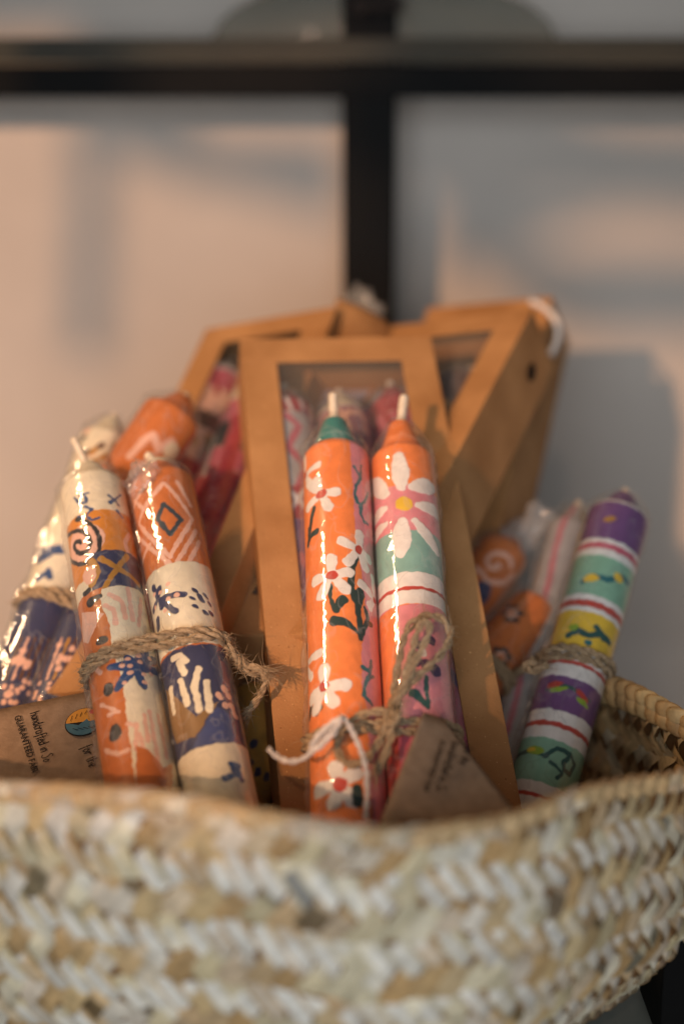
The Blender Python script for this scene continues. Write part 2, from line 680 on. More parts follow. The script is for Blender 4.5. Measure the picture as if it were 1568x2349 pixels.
def front_amount(pts):
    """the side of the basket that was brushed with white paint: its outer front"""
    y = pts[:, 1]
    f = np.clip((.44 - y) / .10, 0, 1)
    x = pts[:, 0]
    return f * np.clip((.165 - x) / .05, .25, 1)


for fam in (0, 1):
    sgn = 1 if fam == 0 else -1
    for i in range(NW):
        n = 90
        v = np.linspace(.01, .98, n)
        u = i / NW + sgn * (v - .5) * lean
        # crossing index with the other family
        j = (u + sgn * (v - .5) * lean) * NW
        ph = 2 * sgn * (i - j) * .5 + .3 * np.sin(u * 41) + .25 * np.sin(u * 97 + 1) + .18 * math.sin(i * 2.4) + .12 * np.sin(v * 9 + i * 1.7)
        over = np.sin(2 * math.pi * (ph / 4.0) + (0 if fam == 0 else math.pi) + .8)
        off = .0009 * np.clip(over * 1.6, -1, 1)
        P = basket(u, v, off)
        Pn = basket(u, v, off + .001)
        N = Pn - P
        N /= np.linalg.norm(N, axis=1, keepdims=True)
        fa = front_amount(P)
        base = straw_col(0)
        wc = np.array(lin((230, 223, 210)))
        # whitewash caught patchily by the raised spans
        seg = np.floor(ph / 2.0 + .5).astype(int)
        rs = {s: random.random() for s in set(seg.tolist())}
        amt = np.array([rs[s] for s in seg.tolist()])
        if fam == 0:
            amt = np.clip((amt * 2.4 + .0), 0, 1) * .97
        else:
            amt = np.clip(amt * 2.2 - 1.2, 0, 1) * .8
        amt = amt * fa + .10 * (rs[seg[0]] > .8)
        seg_t = np.array([random.Random(int(s) * 977 + i).uniform(.82, 1.14) for s in seg])
        dark = np.array([1.0 if random.Random(int(s) * 131 + i * 7 + fam).random() > .03 else .35 for s in seg])
        cc = base[None, :] * (1 - amt[:, None]) * seg_t[:, None] + wc[None, :] * amt[:, None]
        cc = cc * dark[:, None]
        tcc = base[None, :] * seg_t[:, None] * .92 if fam == 0 else None
        ribbon(P, N, (.0064 if fam == 0 else .0068), i * 1.3, base, cc, tcc)
mesh_obj('woven_side', V, F, M_straw, bk, cols=np.array(C))

# inner lining and base
V, F, C = [], [], []
nu, nv = 160, 24
for j in range(nv + 1):
    vv = j / nv
    pts = basket(np.linspace(0, 1, nu, endpoint=False), np.full(nu, vv), 0.0)
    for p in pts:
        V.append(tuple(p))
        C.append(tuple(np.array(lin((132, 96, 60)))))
for j in range(nv):
    for i in range(nu):
        i2 = (i + 1) % nu
        F.append((j * nu + i, j * nu + i2, (j + 1) * nu + i2, (j + 1) * nu + i))
F.append(tuple(nv * nu + i for i in reversed(range(nu))))
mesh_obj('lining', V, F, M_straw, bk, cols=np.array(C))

# plaited rim: wrapped strands over a core
V, F, C = [], [], []
PR = resample([Vector(p) for p in rim0] + [Vector(rim0[0])], .0012)
fr = frames(PR)
nP = len(PR)
for k in range(4):
    b = len(V)
    sides = 8
    phase = k / 4 * 2 * math.pi
    for i in range(nP):
        s = i * .0012
        t = fr[i][0]
        up = Vector((0, 0, 1))
        outw = t.cross(up).normalized()
        if outw.dot(PR[i] - cen) < 0:
            outw = -outw
        up = outw.cross(t)
        if up.z < 0:
            up = -up
        rs_ = 1 - .55 * max(0, min(1, (.46 - PR[i].y) / .1))
        ph = phase + s / .025 * 2 * math.pi
        lat = math.sin(ph)
        dep = math.sin(2 * ph)
        p = PR[i] + up * ((.0010 + .0026 * lat) * rs_) + outw * (.0013 * dep)
        tl = (t * 1.0 + up * (.0026 * math.cos(ph) / .0040)).normalized()
        pb = outw.cross(tl)
        fa = max(0, min(1, (.44 - p.y) / .1))
        rnd = random.Random(int((ph) / math.pi) * 31 + k).random()
        base = np.array(lin([(176, 134, 82), (190, 152, 98), (160, 118, 70), (186, 160, 112)][int(rnd * 3.99)]))
        wamt = (.45 * fa if rnd > .5 else .1 * fa)
        base = (base * .55 + np.array(lin((206, 176, 128))) * .45) * (1 - wamt) + np.array(lin((220, 214, 202))) * wamt
        for q in range(sides):
            an = 2 * math.pi * q / sides
            V.append(tuple(p + pb * (.0033 * (.35 + .65 * rs_) * math.cos(an)) + outw * (.0012 * math.sin(an))))
            C.append(tuple(base * (.85 + .3 * random.Random(q * 7 + k).random())))
    for i in range(nP - 1):
        for q in range(sides):
            q2 = (q + 1) % sides
            F.append((b + i * sides + q, b + i * sides + q2, b + (i + 1) * sides + q2, b + (i + 1) * sides + q))
# core under the strands
b = len(V)
for i in range(nP):
    t = fr[i][0]
    a = t.cross(Vector((0, 0, 1))).normalized()
    for q in range(6):
        an = q * math.pi / 3
        V.append(tuple(PR[i] + Vector((0, 0, .001)) + a * .0012 * math.cos(an) + Vector((0, 0, .0020)) * math.sin(an)))
        C.append(tuple(np.array(lin((120, 88, 54)))))
for i in range(nP - 1):
    for q in range(6):
        q2 = (q + 1) % 6
        F.append((b + i * 6 + q, b + i * 6 + q2, b + (i + 1) * 6 + q2, b + (i + 1) * 6 + q))
mesh_obj('plaited_rim', V, F, M_straw, bk, cols=np.array(C))

# ------------------------------------------------------------------ painted candles
c = {k: np.array(lin(v)) for k, v in dict(
    orange=(247, 138, 68), pink=(228, 142, 152), white=(240, 234, 228), teal=(64, 146, 142), dteal=(30, 110, 118), sage=(136, 182, 172), red=(198, 66, 52),
    dgreen=(24, 56, 54), yellow=(240, 198, 56), navy=(48, 54, 92), cream=(238, 226, 198), rust=(208, 116, 50), gold=(186, 132, 48), purple=(118, 74, 128),
    green=(140, 188, 160), peach=(242, 190, 166), blue=(34, 74, 128), slate=(52, 66, 76), brown=(96, 60, 40), amber=(220, 140, 44), crimson=(176, 24, 44), rose=(206, 96, 116), mauve=(150, 96, 120), black=(34, 32, 38), lime=(150, 180, 50), mustard=(206, 156, 66), ggrey=(184, 180, 178), tealgreen=(30, 84, 80)).items()}

K1 = lambda x, y: (.3907 * x, 917.6 + .3907 * y)
K2 = lambda x, y: (516.1 + .4395 * x, 831.6 + .4395 * y)
K3 = lambda x, y: (1003.6 + .3599 * x, 1089.6 + .3599 * y)
K4 = lambda x, y: (401.4 + .5852 * x, 630.8 + .5852 * y)
K8 = lambda x, y: (659.5 + .2743 * x, 1261.7 + .2743 * y)


class Candle:
    def __init__(s, top, bot, r, length, res=40, tip=.009, K=None, base='cream', face=None):
        """top, bot: two points on the axis; the shoulder is at top"""
        s.T = Vector(top)
        s.a = (Vector(bot) - s.T).normalized()
        s.r, s.L, s.tip, s.K = r, length, tip, K
        f = face if face is not None else CAM - (s.T + s.a * (length * .4))
        s.f = (f - s.a * f.dot(s.a)).normalized()
        s.q = s.f.cross(s.a) * -1     # to the right as seen from the camera
        if s.q.dot(RGT) < 0:
            s.q = -s.q
        s.ns = max(24, int(2 * math.pi * r * 100 * res))
        s.nt = int((length + tip) * 100 * res)
        s.res = res
        th = np.linspace(-math.pi, math.pi, s.ns, endpoint=False)
        tt = np.linspace(-tip, length, s.nt)
        s.S, s.TT = np.meshgrid(th * r * 100, tt * 100)      # centimetres
        s.col = np.empty(s.S.shape + (3,))
        s.col[:] = c[base]
        ph = RNG.uniform(0, 6.28, 8)
        s.wob = sum(.012 * np.sin(s.S * fx + s.TT * ft + p) for fx, ft, p in zip((5, 9, 14, 3, 21, 11), (7, -4, 9, 13, -17, 24), ph))

    def st(s, x, y):
        if s.K:
            x, y = s.K(x, y)
        d = (at(x, y, 100) - CAM).normalized()
        # ray against the cylinder
        o = CAM - s.T
        do = d - s.a * d.dot(s.a)
        oo = o - s.a * o.dot(s.a)
        A, B, Cc = do.dot(do), 2 * do.dot(oo), oo.dot(oo) - s.r ** 2
        D = B * B - 4 * A * Cc
        if D > 0:
            k = (-B - math.sqrt(D)) / (2 * A)
        else:
            k = -B / (2 * A)
        p = o + d * k
        t = p.dot(s.a)
        th = math.atan2(p.dot(s.q), p.dot(s.f))
        return th * s.r * 100, t * 100

    def scale(s):
        return .01 * (s.K(1, 0)[0] - s.K(0, 0)[0] if s.K else 1) * ((s.T + s.a * s.L * .4 - CAM).length * .72 / 2349) * 1e4  # cm per unit

    def put(s, mask, col, op=1.0):
        m = np.clip(mask, 0, 1)[..., None] * op
        s.col = s.col * (1 - m) + (c[col] if isinstance(col, str) else np.array(col)) * m

    def aa(s, sd):
        return np.clip(.5 - (sd + s.wob * .6) * s.res * .8, 0, 1)

    def seg(s, P, w0, w1=None):
        """distance to a polyline of (s,t) cm points with half widths w0 -> w1"""
        w1 = w0 if w1 is None else w1
        best = np.full(s.S.shape, 9.0)
        n = len(P) - 1
        for i in range(n):
            (ax, ay), (bx, by) = P[i], P[i + 1]
            dx, dy = bx - ax, by - ay
            h = np.clip(((s.S - ax) * dx + (s.TT - ay) * dy) / (dx * dx + dy * dy + 1e-9), 0, 1)
            w = w0 + (w1 - w0) * (i + h) / n
            best = np.minimum(best, np.hypot(s.S - ax - dx * h, s.TT - ay - dy * h) - w)
        return best

    def stroke(s, pts, wpx, col, w2=None, op=1):
        k = s.scale() * .5
        s.put(s.aa(s.seg([s.st(*p) for p in pts], wpx * k * 1.3, None if w2 is None else w2 * k * 1.3)), col, op)

    def blob(s, p, rx, ry, col, rot=0):
        k = s.scale() * 1.12
        x0, y0 = s.st(*p)
        dx, dy = s.S - x0, s.TT - y0
        cr, sr = math.cos(rot), math.sin(rot)
        u, v = (dx * cr + dy * sr) / (rx * k), (-dx * sr + dy * cr) / (ry * k)
        s.put(s.aa((np.hypot(u, v) - 1) * min(rx, ry) * k), col)

    def petal(s, a, b, wpx, col):
        """leaf-shaped dab, widest past the middle"""
        A, B = s.st(*a), s.st(*b)
        k = s.scale() * .5
        dx, dy = B[0] - A[0], B[1] - A[1]
        h = ((s.S - A[0]) * dx + (s.TT - A[1]) * dy) / (dx * dx + dy * dy + 1e-9)
        hc = np.clip(h, 0, 1)
        w = wpx * k * 1.5 * (.35 + 1.0 * np.sin(np.clip(hc, 0, 1) * math.pi * .8 + .25) * .75)
        s.put(s.aa(np.hypot(s.S - A[0] - dx * hc, s.TT - A[1] - dy * hc) - w), col)

    def poly(s, pts, col, raw=False):
        P = pts if raw else [s.st(*p) for p in pts]
        inside = np.zeros(s.S.shape, bool)
        n = len(P)
        W = s.wob * .6
        X, Y = s.S + W, s.TT + W
        j = n - 1
        for i in range(n):
            xi, yi = P[i]
            xj, yj = P[j]
            cond = ((yi > Y) != (yj > Y)) & (X < (xj - xi) * (Y - yi) / (yj - yi + 1e-12) + xi)
            inside ^= cond
            j = i
        s.put(inside.astype(float), col)

    def band(s, x, y0, y1, col, s0=-99, s1=99):
        """ring of paint between two heights read on the centre line"""
        t0 = s.st(x[0], y0)[1] if not np.isscalar(x) else s.st(x, y0)[1]
        t1 = s.st(x[1], y1)[1] if not np.isscalar(x) else s.st(x, y1)[1]
        m = s.aa(np.maximum(t0 - s.TT, s.TT - t1)) * (s.S > s0) * (s.S < s1)
        s.put(m, col)

    def tband(s, t0, t1, col):
        s.put(s.aa(np.maximum(t0 - s.TT, s.TT - t1)), col)

    def profile(s, t):
        """radius against t (metres, negative above the shoulder)"""
        if t >= 0:
            return s.r * (1 - .16 * max(0, 1 - t / .0035) ** 2)
        f = min(1, -t / s.tip)
        return s.r * (.74 - .40 * f) * (1 if f < .96 else .82)

    def pos(s, th, t, r):
        return s.T + s.a * t + s.f * (r * math.cos(th)) + s.q * (r * math.sin(th))

    def build(s, parent, name='candle', wick=((0, 0), (0, 0)), wick_len=.010, wick_r=.0015, wrap=True, wick_bend=(0, 0), seam=-1.5, thing=None, loose=.0004):
        ph = RNG.uniform(0, 6.28, 3)
        tt = np.linspace(-s.tip, s.L, s.nt)
        th = np.linspace(-math.pi, math.pi, s.ns, endpoint=False)
        rr = np.array([s.profile(t) for t in tt])
        # hand-dipped candles are not quite true
        R = rr[:, None] * (1 + .006 * np.sin(3 * th[None, :] + ph[0] + tt[:, None] * 60) + .006 * np.sin(tt[:, None] * 180 + ph[1]))
        T, a, f, q = (np.array(tuple(v)) for v in (s.T, s.a, s.f, s.q))
        P = T + a * tt[:, None, None] + f * (R * np.cos(th))[..., None] + q * (R * np.sin(th))[..., None]
        nv = s.ns * s.nt
        verts = P.reshape(-1, 3)
        idx = np.arange(nv).reshape(s.nt, s.ns)
        i2 = np.roll(idx, -1, axis=1)
        fq = np.stack([idx[:-1], i2[:-1], i2[1:], idx[1:]], -1).reshape(-1, 4)
        if (s.q.cross(s.a)).dot(s.f) < 0:
            fq = fq[:, ::-1]
        faces = fq.tolist()
        faces.append(tuple(idx[0].tolist()))
        faces.append(tuple(reversed(idx[-1].tolist())))
        o = mesh_obj(name, verts, faces, M_wax, parent, cols=s.col.reshape(-1, 3))
        # wick
        V, F = [], []
        p0 = s.T - s.a * (s.tip - .001)
        pts = [p0 + s.a * .002, p0 - s.a * (wick_len * .5) + RGT * wick_bend[0] * .5 + UPV * wick_bend[1] * .5, p0 - s.a * wick_len + RGT * wick_bend[0] + UPV * wick_bend[1]]
        tube(V, F, smooth_path(pts, 5), lambda f: wick_r * (1 + .08 * math.sin(f * 30)), 10)
        mesh_obj('wick', V, F, M_wick, o)
        if wrap:
            s.wrap(o, seam, loose)
        return o

    def wrap(s, parent, seam, loose=.0004):
        V, F = [], []
        n = 96
        rows = []
        top = s.tip + .0015
        tl = [-top, -top * .8, -top * .6, -top * .35, -top * .15, 0, .0015]
        t = .003
        while t < s.L - .002:
            tl.append(t)
            t += .0016
        ph = RNG.uniform(0, 6.28, 12)
        for t in tl:
            if t < 0:
                f = -t / top
                base = s.r * (1.05 - .72 * f ** 1.15)
            else:
                base = s.r + .0004
            for k in range(n):
                th = 2 * math.pi * k / n - math.pi
                g = loose * (.5 + .5 * math.sin(th * 3 + ph[0] + 40 * t)) * (.6 + .4 * math.sin(t * 210 + ph[1] + 2 * th))
                g += .00012 * math.sin(th * 17 + ph[2] + 12 * math.sin(t * 130 + ph[3]))
                g += .00016 * math.sin(t * 1500 + ph[4] + 3 * th) * (math.sin(t * 90 + ph[5]) > .3)
                if t < 0:
                    g += .0006 * f * math.sin(th * 7 + ph[6])
                dth = (th - seam + math.pi) % (2 * math.pi) - math.pi
                g += .0016 * math.exp(-(dth / .10) ** 2) * (.8 + .2 * math.sin(t * 300 + ph[7]))
                V.append(tuple(s.pos(th, t, base + max(g, .0001))))
        for i in range(len(tl) - 1):
            for k in range(n):
                k2 = (k + 1) % n
                F.append((i * n + k, i * n + k2, (i + 1) * n + k2, (i + 1) * n + k))
        return mesh_obj('cellophane_wrap', V, F, M_film, parent)


def hull2(P):
    P = sorted(P)
    def half(Q):
        h = []
        for p in Q:
            while len(h) > 1 and (h[-1][0] - h[-2][0]) * (p[1] - h[-2][1]) - (h[-1][1] - h[-2][1]) * (p[0] - h[-2][0]) <= 0:
                h.pop()
            h.append(p)
        return h[:-1]
    return half(P) + half(P[::-1])


def tie_path(c1, c2, t1, turns=2, gap=.0021, grow=.0013, jig=.0006, start=0):
    """cord round two candles at distance t1 (m) below the first one's shoulder"""
    a = ((c1.a + c2.a) * .5).normalized()
    p1 = c1.T + c1.a * t1
    p2 = c2.T + c2.a * ((p1 - c2.T).dot(a) / c2.a.dot(a))
    X = (RGT - a * RGT.dot(a)).normalized()
    Y = a.cross(X)
    pts = []
    for p, r in ((p1, c1.r), (p2, c2.r)):
        for k in range(40):
            an = 2 * math.pi * k / 40
            d = p - p1
            pts.append((d.dot(X) + (r + grow) * math.cos(an), d.dot(Y) + (r + grow) * math.sin(an)))
    H = hull2(pts)
    base = [p1 + X * x + Y * y for x, y in H]
    base = resample(base + [base[0]], .0015)[:-1]
    n = len(base)
    out = []
    for i in range(int(n * turns) + 1):
        f = i / n
        out.append(base[(i + int(start * n)) % n] + a * ((f - turns / 2) * gap + jig * math.sin(f * 9) + jig * .8 * math.sin(f * 23)) )
    return out


TIED = 'cellophane wrapped candle pairs tied with jute'
# ---- centre pair
C1 = Candle(at(769.7, 1042.6, 49.9), at(786.4, 1490.9, 45.5), .0114, .195, 44, .0145, K2, 'orange')
C2 = Candle(at(921.7, 1049, 50.0), at(943, 1381, 46.6), .011, .195, 44, .0145, K2, 'orange')


def daisy(C, ctr, tips, w=50, col='white', cc='red', cr=(32, 26)):
    for p in tips:
        mid = (ctr[0] * .9 + p[0] * .1, ctr[1] * .9 + p[1] * .1)
        tip = (ctr[0] * .14 + p[0] * .86, ctr[1] * .14 + p[1] * .86)
        C.stroke([mid, tip], w * .62, col, w)
    if cc:
        C.blob(ctr, cr[0], cr[1], cc)


k = C1
k.tband(-2, -.02, 'teal')
bd = [k.st(*p) for p in [(652, 440), (668, 700), (680, 900), (700, 1010), (735, 1300), (712, 1500), (716, 1700), (748, 1850), (760, 2300)]]
k.poly([(bd[0][0], .02)] + bd + [(bd[-1][0], 30), (2.5, 30), (2.5, .02)], 'pink', raw=True)
k.stroke([(675, 545), (705, 600)], 14, 'dteal')
k.stroke([(710, 535), (705, 610), (685, 640), (675, 690), (690, 730), (712, 752), (705, 790), (725, 830), (745, 845)], 15, 'dteal')
k.stroke([(700, 755), (725, 725), (745, 680)], 13, 'dteal')
k.stroke([(720, 1590), (752, 1615)], 18, 'dteal')
k.stroke([(762, 1555), (755, 1630), (730, 1680), (725, 1740), (765, 1785)], 18, 'dteal')
k.stroke([(740, 1650), (775, 1640)], 16, 'dteal')
k.stroke([(462, 760), (445, 860), (432, 955)], 22, 'dgreen')
k.stroke([(445, 905), (475, 880)], 26, 'dgreen', 30)
k.stroke([(440, 870), (436, 930)], 26, 'dgreen')
k.stroke([(690, 1000), (655, 1080), (660, 1180), (690, 1260), (705, 1370), (706, 1440)], 36, 'dgreen', 22)
k.stroke([(550, 1160), (550, 1230), (575, 1295)], 18, 'dgreen')
k.stroke([(578, 1290), (612, 1238)], 30, 'dgreen', 44)
k.stroke([(700, 1270), (703, 1200)], 28, 'dgreen', 44)
k.stroke([(570, 1350), (625, 1350), (695, 1410)], 48, 'dgreen', 16)
k.stroke([(728, 1280), (748, 1340), (712, 1430)], 20, 'dgreen', 22)
k.stroke([(742, 1360), (760, 1365)], 30, 'dgreen')
daisy(k, (418, 590), [(415, 490), (495, 525), (450, 640)], 34, cr=(18, 24))
daisy(k, (500, 685), [(470, 605), (590, 672), (545, 765), (425, 770), (425, 625), (450, 640)], 48)
daisy(k, (697, 978), [(705, 885), (600, 925), (632, 1050), (738, 1085), (760, 1035)], 48, cr=(19, 27))
daisy(k, (555, 1110), [(553, 1010), (455, 1145), (492, 1232), (640, 1195), (655, 1092)], 52, cr=(30, 25))
daisy(k, (778, 1240), [(700, 1140), (752, 1275), (770, 1110)], 44, cr=(16, 18))
daisy(k, (420, 1590), [(425, 1470), (508, 1505), (455, 1650)], 40, cr=(16, 24))
k.stroke([(450, 1795), (442, 1850)], 34, 'dgreen')
k.stroke([(496, 1800), (478, 1836)], 24, 'dgreen')
daisy(k, (515, 1690), [(516, 1590), (640, 1682), (570, 1785), (465, 1830), (445, 1770)], 58, cr=(28, 27))
daisy(k, (600, 2200), [(570, 2100), (470, 2240), (690, 2130), (560, 2310), (680, 2300)], 64, cr=(34, 34))
k.stroke([(690, 2230), (690, 2300)], 40, 'dgreen')
for d in (0, 5.6):
    pass

k = C2
k.band(955, 635, 885, 'pink')
k.band(960, 872, 1102, 'sage')
k.band(965, 1090, 1258, 'white')
k.band(968, 1166, 1184, 'red')
k.band(970, 1258, 1930, 'pink')
bd = [k.st(*p) for p in [(905, 1290), (895, 1500), (880, 1700), (870, 1950)]]
k.poly([(bd[0][0], k.st(970, 1262)[1])] + bd + [(-2.6, bd[-1][1]), (-2.6, k.st(970, 1262)[1])], 'orange', raw=True)
k.band(985, 1930, 2600, 'red')
bd = [k.st(*p) for p in [(905, 1960), (890, 2200)]]
k.poly([bd[0], (bd[1][0], 30), (2.6, 30), (2.6, bd[0][1])], 'rose', raw=True)
for a_, b_, w_ in [((920, 652), (905, 490), 62), ((978, 648), (1085, 655), 66), ((1005, 742), (1118, 815), 54), ((992, 825), (1105, 995), 46), ((925, 828), (915, 995), 66),
                   ((840, 845), (780, 945), 42), ((832, 765), (778, 838), 50), ((838, 690), (772, 628), 66)]:
    k.petal(a_, b_, w_, 'white')
k.blob((934, 736), 44, 40, 'yellow')
for p, rx, ry in [((1075, 1452), 24, 26), ((1012, 1475), 26, 24), ((1000, 1560), 24, 28), ((1100, 1605), 30, 32), ((1045, 1575), 24, 26)]:
    k.blob(p, rx, ry, (.075, .035, .10))
k.blob((1027, 1515), 22, 22, 'white')
k.stroke([(1048, 1640), (1057, 1800)], 18, 'tealgreen')
k.stroke([(985, 1725), (1052, 1790)], 40, 'tealgreen', 26)
k.blob((806, 1700), 24, 40, 'gold')

bnd = empty('candle_bundle', C1.T + C1.a * C1.L, 'orange candle pair with white daisies and jute bow before the front box', 'candle bundle', TIED)
C1.build(bnd, wick_len=.0135, wick_r=.0017, wick_bend=(-.0002, .0), seam=-1.45)
C2.build(bnd, wick_len=.0135, wick_r=.0017, wick_bend=(.0022, .0005), seam=1.9)
V, F = [], []
t_tie = C1.st(615, 1905)[1] / 100
rope(V, F, tie_path(C1, C2, t_tie, 2, .0024), .00075, 2, .010, 240, .004)
mesh_obj('twine_tie', V, F, M_twine, bnd)
V, F = [], []


def k8(pts, d=None):
    return [at(*K8(x, y), dd) for x, y, dd in pts]


rope(V, F, smooth_path(k8([(870, 1400, 42.9), (890, 1150, 42.9), (930, 900, 43), (990, 700, 43.2), (1100, 570, 43.4), (1240, 555, 43.4), (1345, 640, 43.3), (1350, 760, 43.1), (1240, 920, 42.8), (1060, 1080, 42.6), (900, 1260, 42.5), (870, 1400, 42.6)]), 8), .00066, 2, .010, 200, .0045)
rope(V, F, smooth_path(k8([(890, 1390, 42.5), (960, 1130, 42.4), (1040, 850, 42.5), (1100, 640, 42.6), (1170, 600, 42.6), (1180, 700, 42.5), (1110, 850, 42.4), (1000, 1080, 42.3), (850, 1390, 42.2)]), 8), .00062, 2, .010, 150, .0045)
rope(V, F, smooth_path(k8([(880, 1370, 42.4), (720, 1350, 42.3), (540, 1420, 42.2), (420, 1570, 42.0), (440, 1740, 41.9), (560, 1790, 41.8), (700, 1700, 41.8), (800, 1540, 41.9), (870, 1390, 42.2)]), 8), .00066, 2, .010, 200, .0045)
rope(V, F, smooth_path(k8([(880, 1380, 42.1), (860, 1560, 41.8), (810, 1720, 41.6), (740, 1850, 41.6)]), 8), .00066, 2, .010, 90, .0045, 30)
rope(V, F, smooth_path(k8([(860, 1340, 42.2), (910, 1370, 41.7), (900, 1440, 41.7), (850, 1430, 41.9), (850, 1350, 42.3)]), 6), .0008, 2, .010, 40, .004)
mesh_obj('twine_bow', V, F, M_twine, bnd)
V, F = [], []
rope(V, F, smooth_path(k8([(-160, 1660, 41.6), (-90, 1725, 41.4), (0, 1765, 41.2), (90, 1758, 41.2), (190, 1700, 41.2), (300, 1580, 41.3), (410, 1440, 41.5), (455, 1395, 41.5), (520, 1480, 41.3), (585, 1610, 41), (640, 1760, 40.8), (662, 1950, 40.6), (655, 2250, 40.2)]), 8), .00045, 2, .006, 30, .002)
rope(V, F, smooth_path(k8([(190, 1690, 41.0), (240, 1570, 41.1), (340, 1470, 41.2), (450, 1400, 41.2), (400, 1500, 41.0), (330, 1590, 40.9), (200, 1690, 40.9)]), 8), .0005, 2, .006, 30, .002)
mesh_obj('white_string', V, F, M_cotton, bnd)


# ------------------------------------------------------------------ tags and lettering
GL = {  # small hand-lettering: strokes in a unit box, advance last
    'h': ([[(0, 1.7), (0, 0)], [(0, .7), (.3, 1), (.5, .8), (.5, 0)]], .8), 'a': ([[(.55, .85), (.3, 1), (0, .6), (.1, .1), (.35, .05), (.55, .4)], [(.55, 1), (.58, 0)]], .85),
    'n': ([[(0, 1), (0, 0)], [(0, .7), (.3, 1), (.5, .8), (.5, 0)]], .8), 'd': ([[(.5, .85), (.25, 1), (0, .5), (.2, 0), (.5, .3)], [(.52, 1.8), (.55, 0)]], .85),
    'c': ([[(.5, .85), (.25, 1), (0, .5), (.2, 0), (.5, .15)]], .7), 'r': ([[(0, 1), (0, 0)], [(0, .6), (.25, 1), (.45, .9)]], .6),
    'f': ([[(.55, 1.7), (.3, 1.8), (.2, 1.4), (.2, -.5)], [(0, .9), (.5, .95)]], .65), 't': ([[(.2, 1.6), (.2, .1), (.4, 0)], [(0, 1.05), (.5, 1.1)]], .6),
    'e': ([[(.05, .5), (.5, .6), (.3, 1), (0, .6), (.15, 0), (.5, .15)]], .7), 'i': ([[(0, 1), (0, 0)], [(0, 1.4), (.02, 1.5)]], .3),
    'S': ([[(.7, 1.6), (.4, 1.9), (.1, 1.5), (.5, .9), (.55, .2), (.2, -.1), (-.1, .2)]], 1.0), 'o': ([[(.3, 1), (0, .5), (.25, 0), (.55, .5), (.3, 1)]], .8), ' ': ([], .6)}


def write_hand(V, F, text, O, ex, ey, ez, size, rad):
    x = 0
    for ch in text:
        st, adv = GL[ch]
        for pl in st:
            pts = [O + ex * ((x + px_) * size) + ey * ((py_ + random.uniform(-.04, .04)) * size) + ez * .0002 for px_, py_ in pl]
            if len(pts) > 2:
                pts = smooth_path(pts, 4)
            tube(V, F, pts, rad, 5)
        x += adv
    return x


def text_mesh(V, F, text, O, ex, ey, ez, size):
    cu = bpy.data.curves.new('t', 'FONT')
    cu.body = text
    cu.size = 1
    cu.offset = .012
    cu.extrude = .02
    ob = bpy.data.objects.new('t', cu)
    COL.objects.link(ob)
    dg = bpy.context.evaluated_depsgraph_get()
    me = bpy.data.meshes.new_from_object(ob.evaluated_get(dg))
    b = len(V)
    for v in me.vertices:
        V.append(tuple(O + ex * (v.co.x * size) + ey * (v.co.y * size) + ez * (.00015 + v.co.z * size * .3)))
    for p in me.polygons:
        F.append(tuple(b + i for i in p.vertices))
    bpy.data.objects.remove(ob)
    bpy.data.curves.remove(cu)
    bpy.data.meshes.remove(me)


def card(name, corners, parent, mat, bend=.0, nx=14, ny=10, thick=.0005):
    """thin card bent a little, from four corner points"""
    a, b, c_, d = corners
    nrm = (b - a).cross(d - a).normalized()
    if nrm.dot(CAM - a) < 0:
        nrm = -nrm
    V, F = [], []
    for lay in (0, 1):
        for j in range(ny + 1):
            for i in range(nx + 1):
                u, v = i / nx, j / ny
                p = (a.lerp(b, u)).lerp(d.lerp(c_, u), v) + nrm * (bend * math.sin(u * math.pi) - lay * thick)
                V.append(tuple(p))
    st = (nx + 1) * (ny + 1)
    for lay in (0, 1):
        for j in range(ny):
            for i in range(nx):
                q = lay * st + j * (nx + 1) + i
                f = (q, q + 1, q + nx + 2, q + nx + 1)
                F.append(f if lay == 0 else f[::-1])
    edge = [i for i in range(nx + 1)] + [j * (nx + 1) + nx for j in range(1, ny + 1)] + [ny * (nx + 1) + i for i in range(nx - 1, -1, -1)] + [j * (nx + 1) for j in range(ny - 1, 0, -1)]
    for i in range(len(edge)):
        e, f_ = edge[i], edge[(i + 1) % len(edge)]
        F.append((f_, e, e + st, f_ + st))
    return mesh_obj(name, V, F, mat, parent), nrm


# centre tag
cn = [at(972, 1634, 42.0), at(1014, 1648, 42.4), at(1218, 1905, 40.0), at(868, 1900, 39.0)]
tg, nz = card('gift_tag', cn, bnd, M_tagpaper, 0)
V, F = [], []
ex = (at(1000, 1830, 39.7) - at(1040, 1720, 41)).normalized()
nz = (cn[1] - cn[0]).cross(cn[3] - cn[0]).normalized()
if nz.dot(CAM - cn[0]) < 0:
    nz = -nz


def on_card(x, y, a, n):
    d = at(x, y, 100) - CAM
    return CAM + d * ((a - CAM).dot(n) / d.dot(n))


n2 = (cn[2] - cn[0]).cross(cn[3] - cn[0]).normalized()
n2 = n2 if n2.dot(CAM - cn[0]) > 0 else -n2
def line_axes(p0, p1, a, n):
    A, B = on_card(*p0, a, n), on_card(*p1, a, n)
    ex = (B - A).normalized()
    return A, ex, n.cross(ex)


for (p0, p1, tx) in (((1036, 1702), (1005, 1790), 'handcrafted in So'), ((1066, 1712), (1036, 1800), 'for the')):
    A, ex, ey = line_axes(p0, p1, cn[0], n2)
    write_hand(V, F, tx, A + n2 * .0003, ex, ey, n2, .0015, .00012)
A, ex, ey = line_axes((1010, 1698), (978, 1790), cn[0], n2)
text_mesh(V, F, 'GUARANTEED FAIR', A + n2 * .0003, ex, ey, n2, .0022)
mesh_obj('lettering', V, F, M_ink, tg)

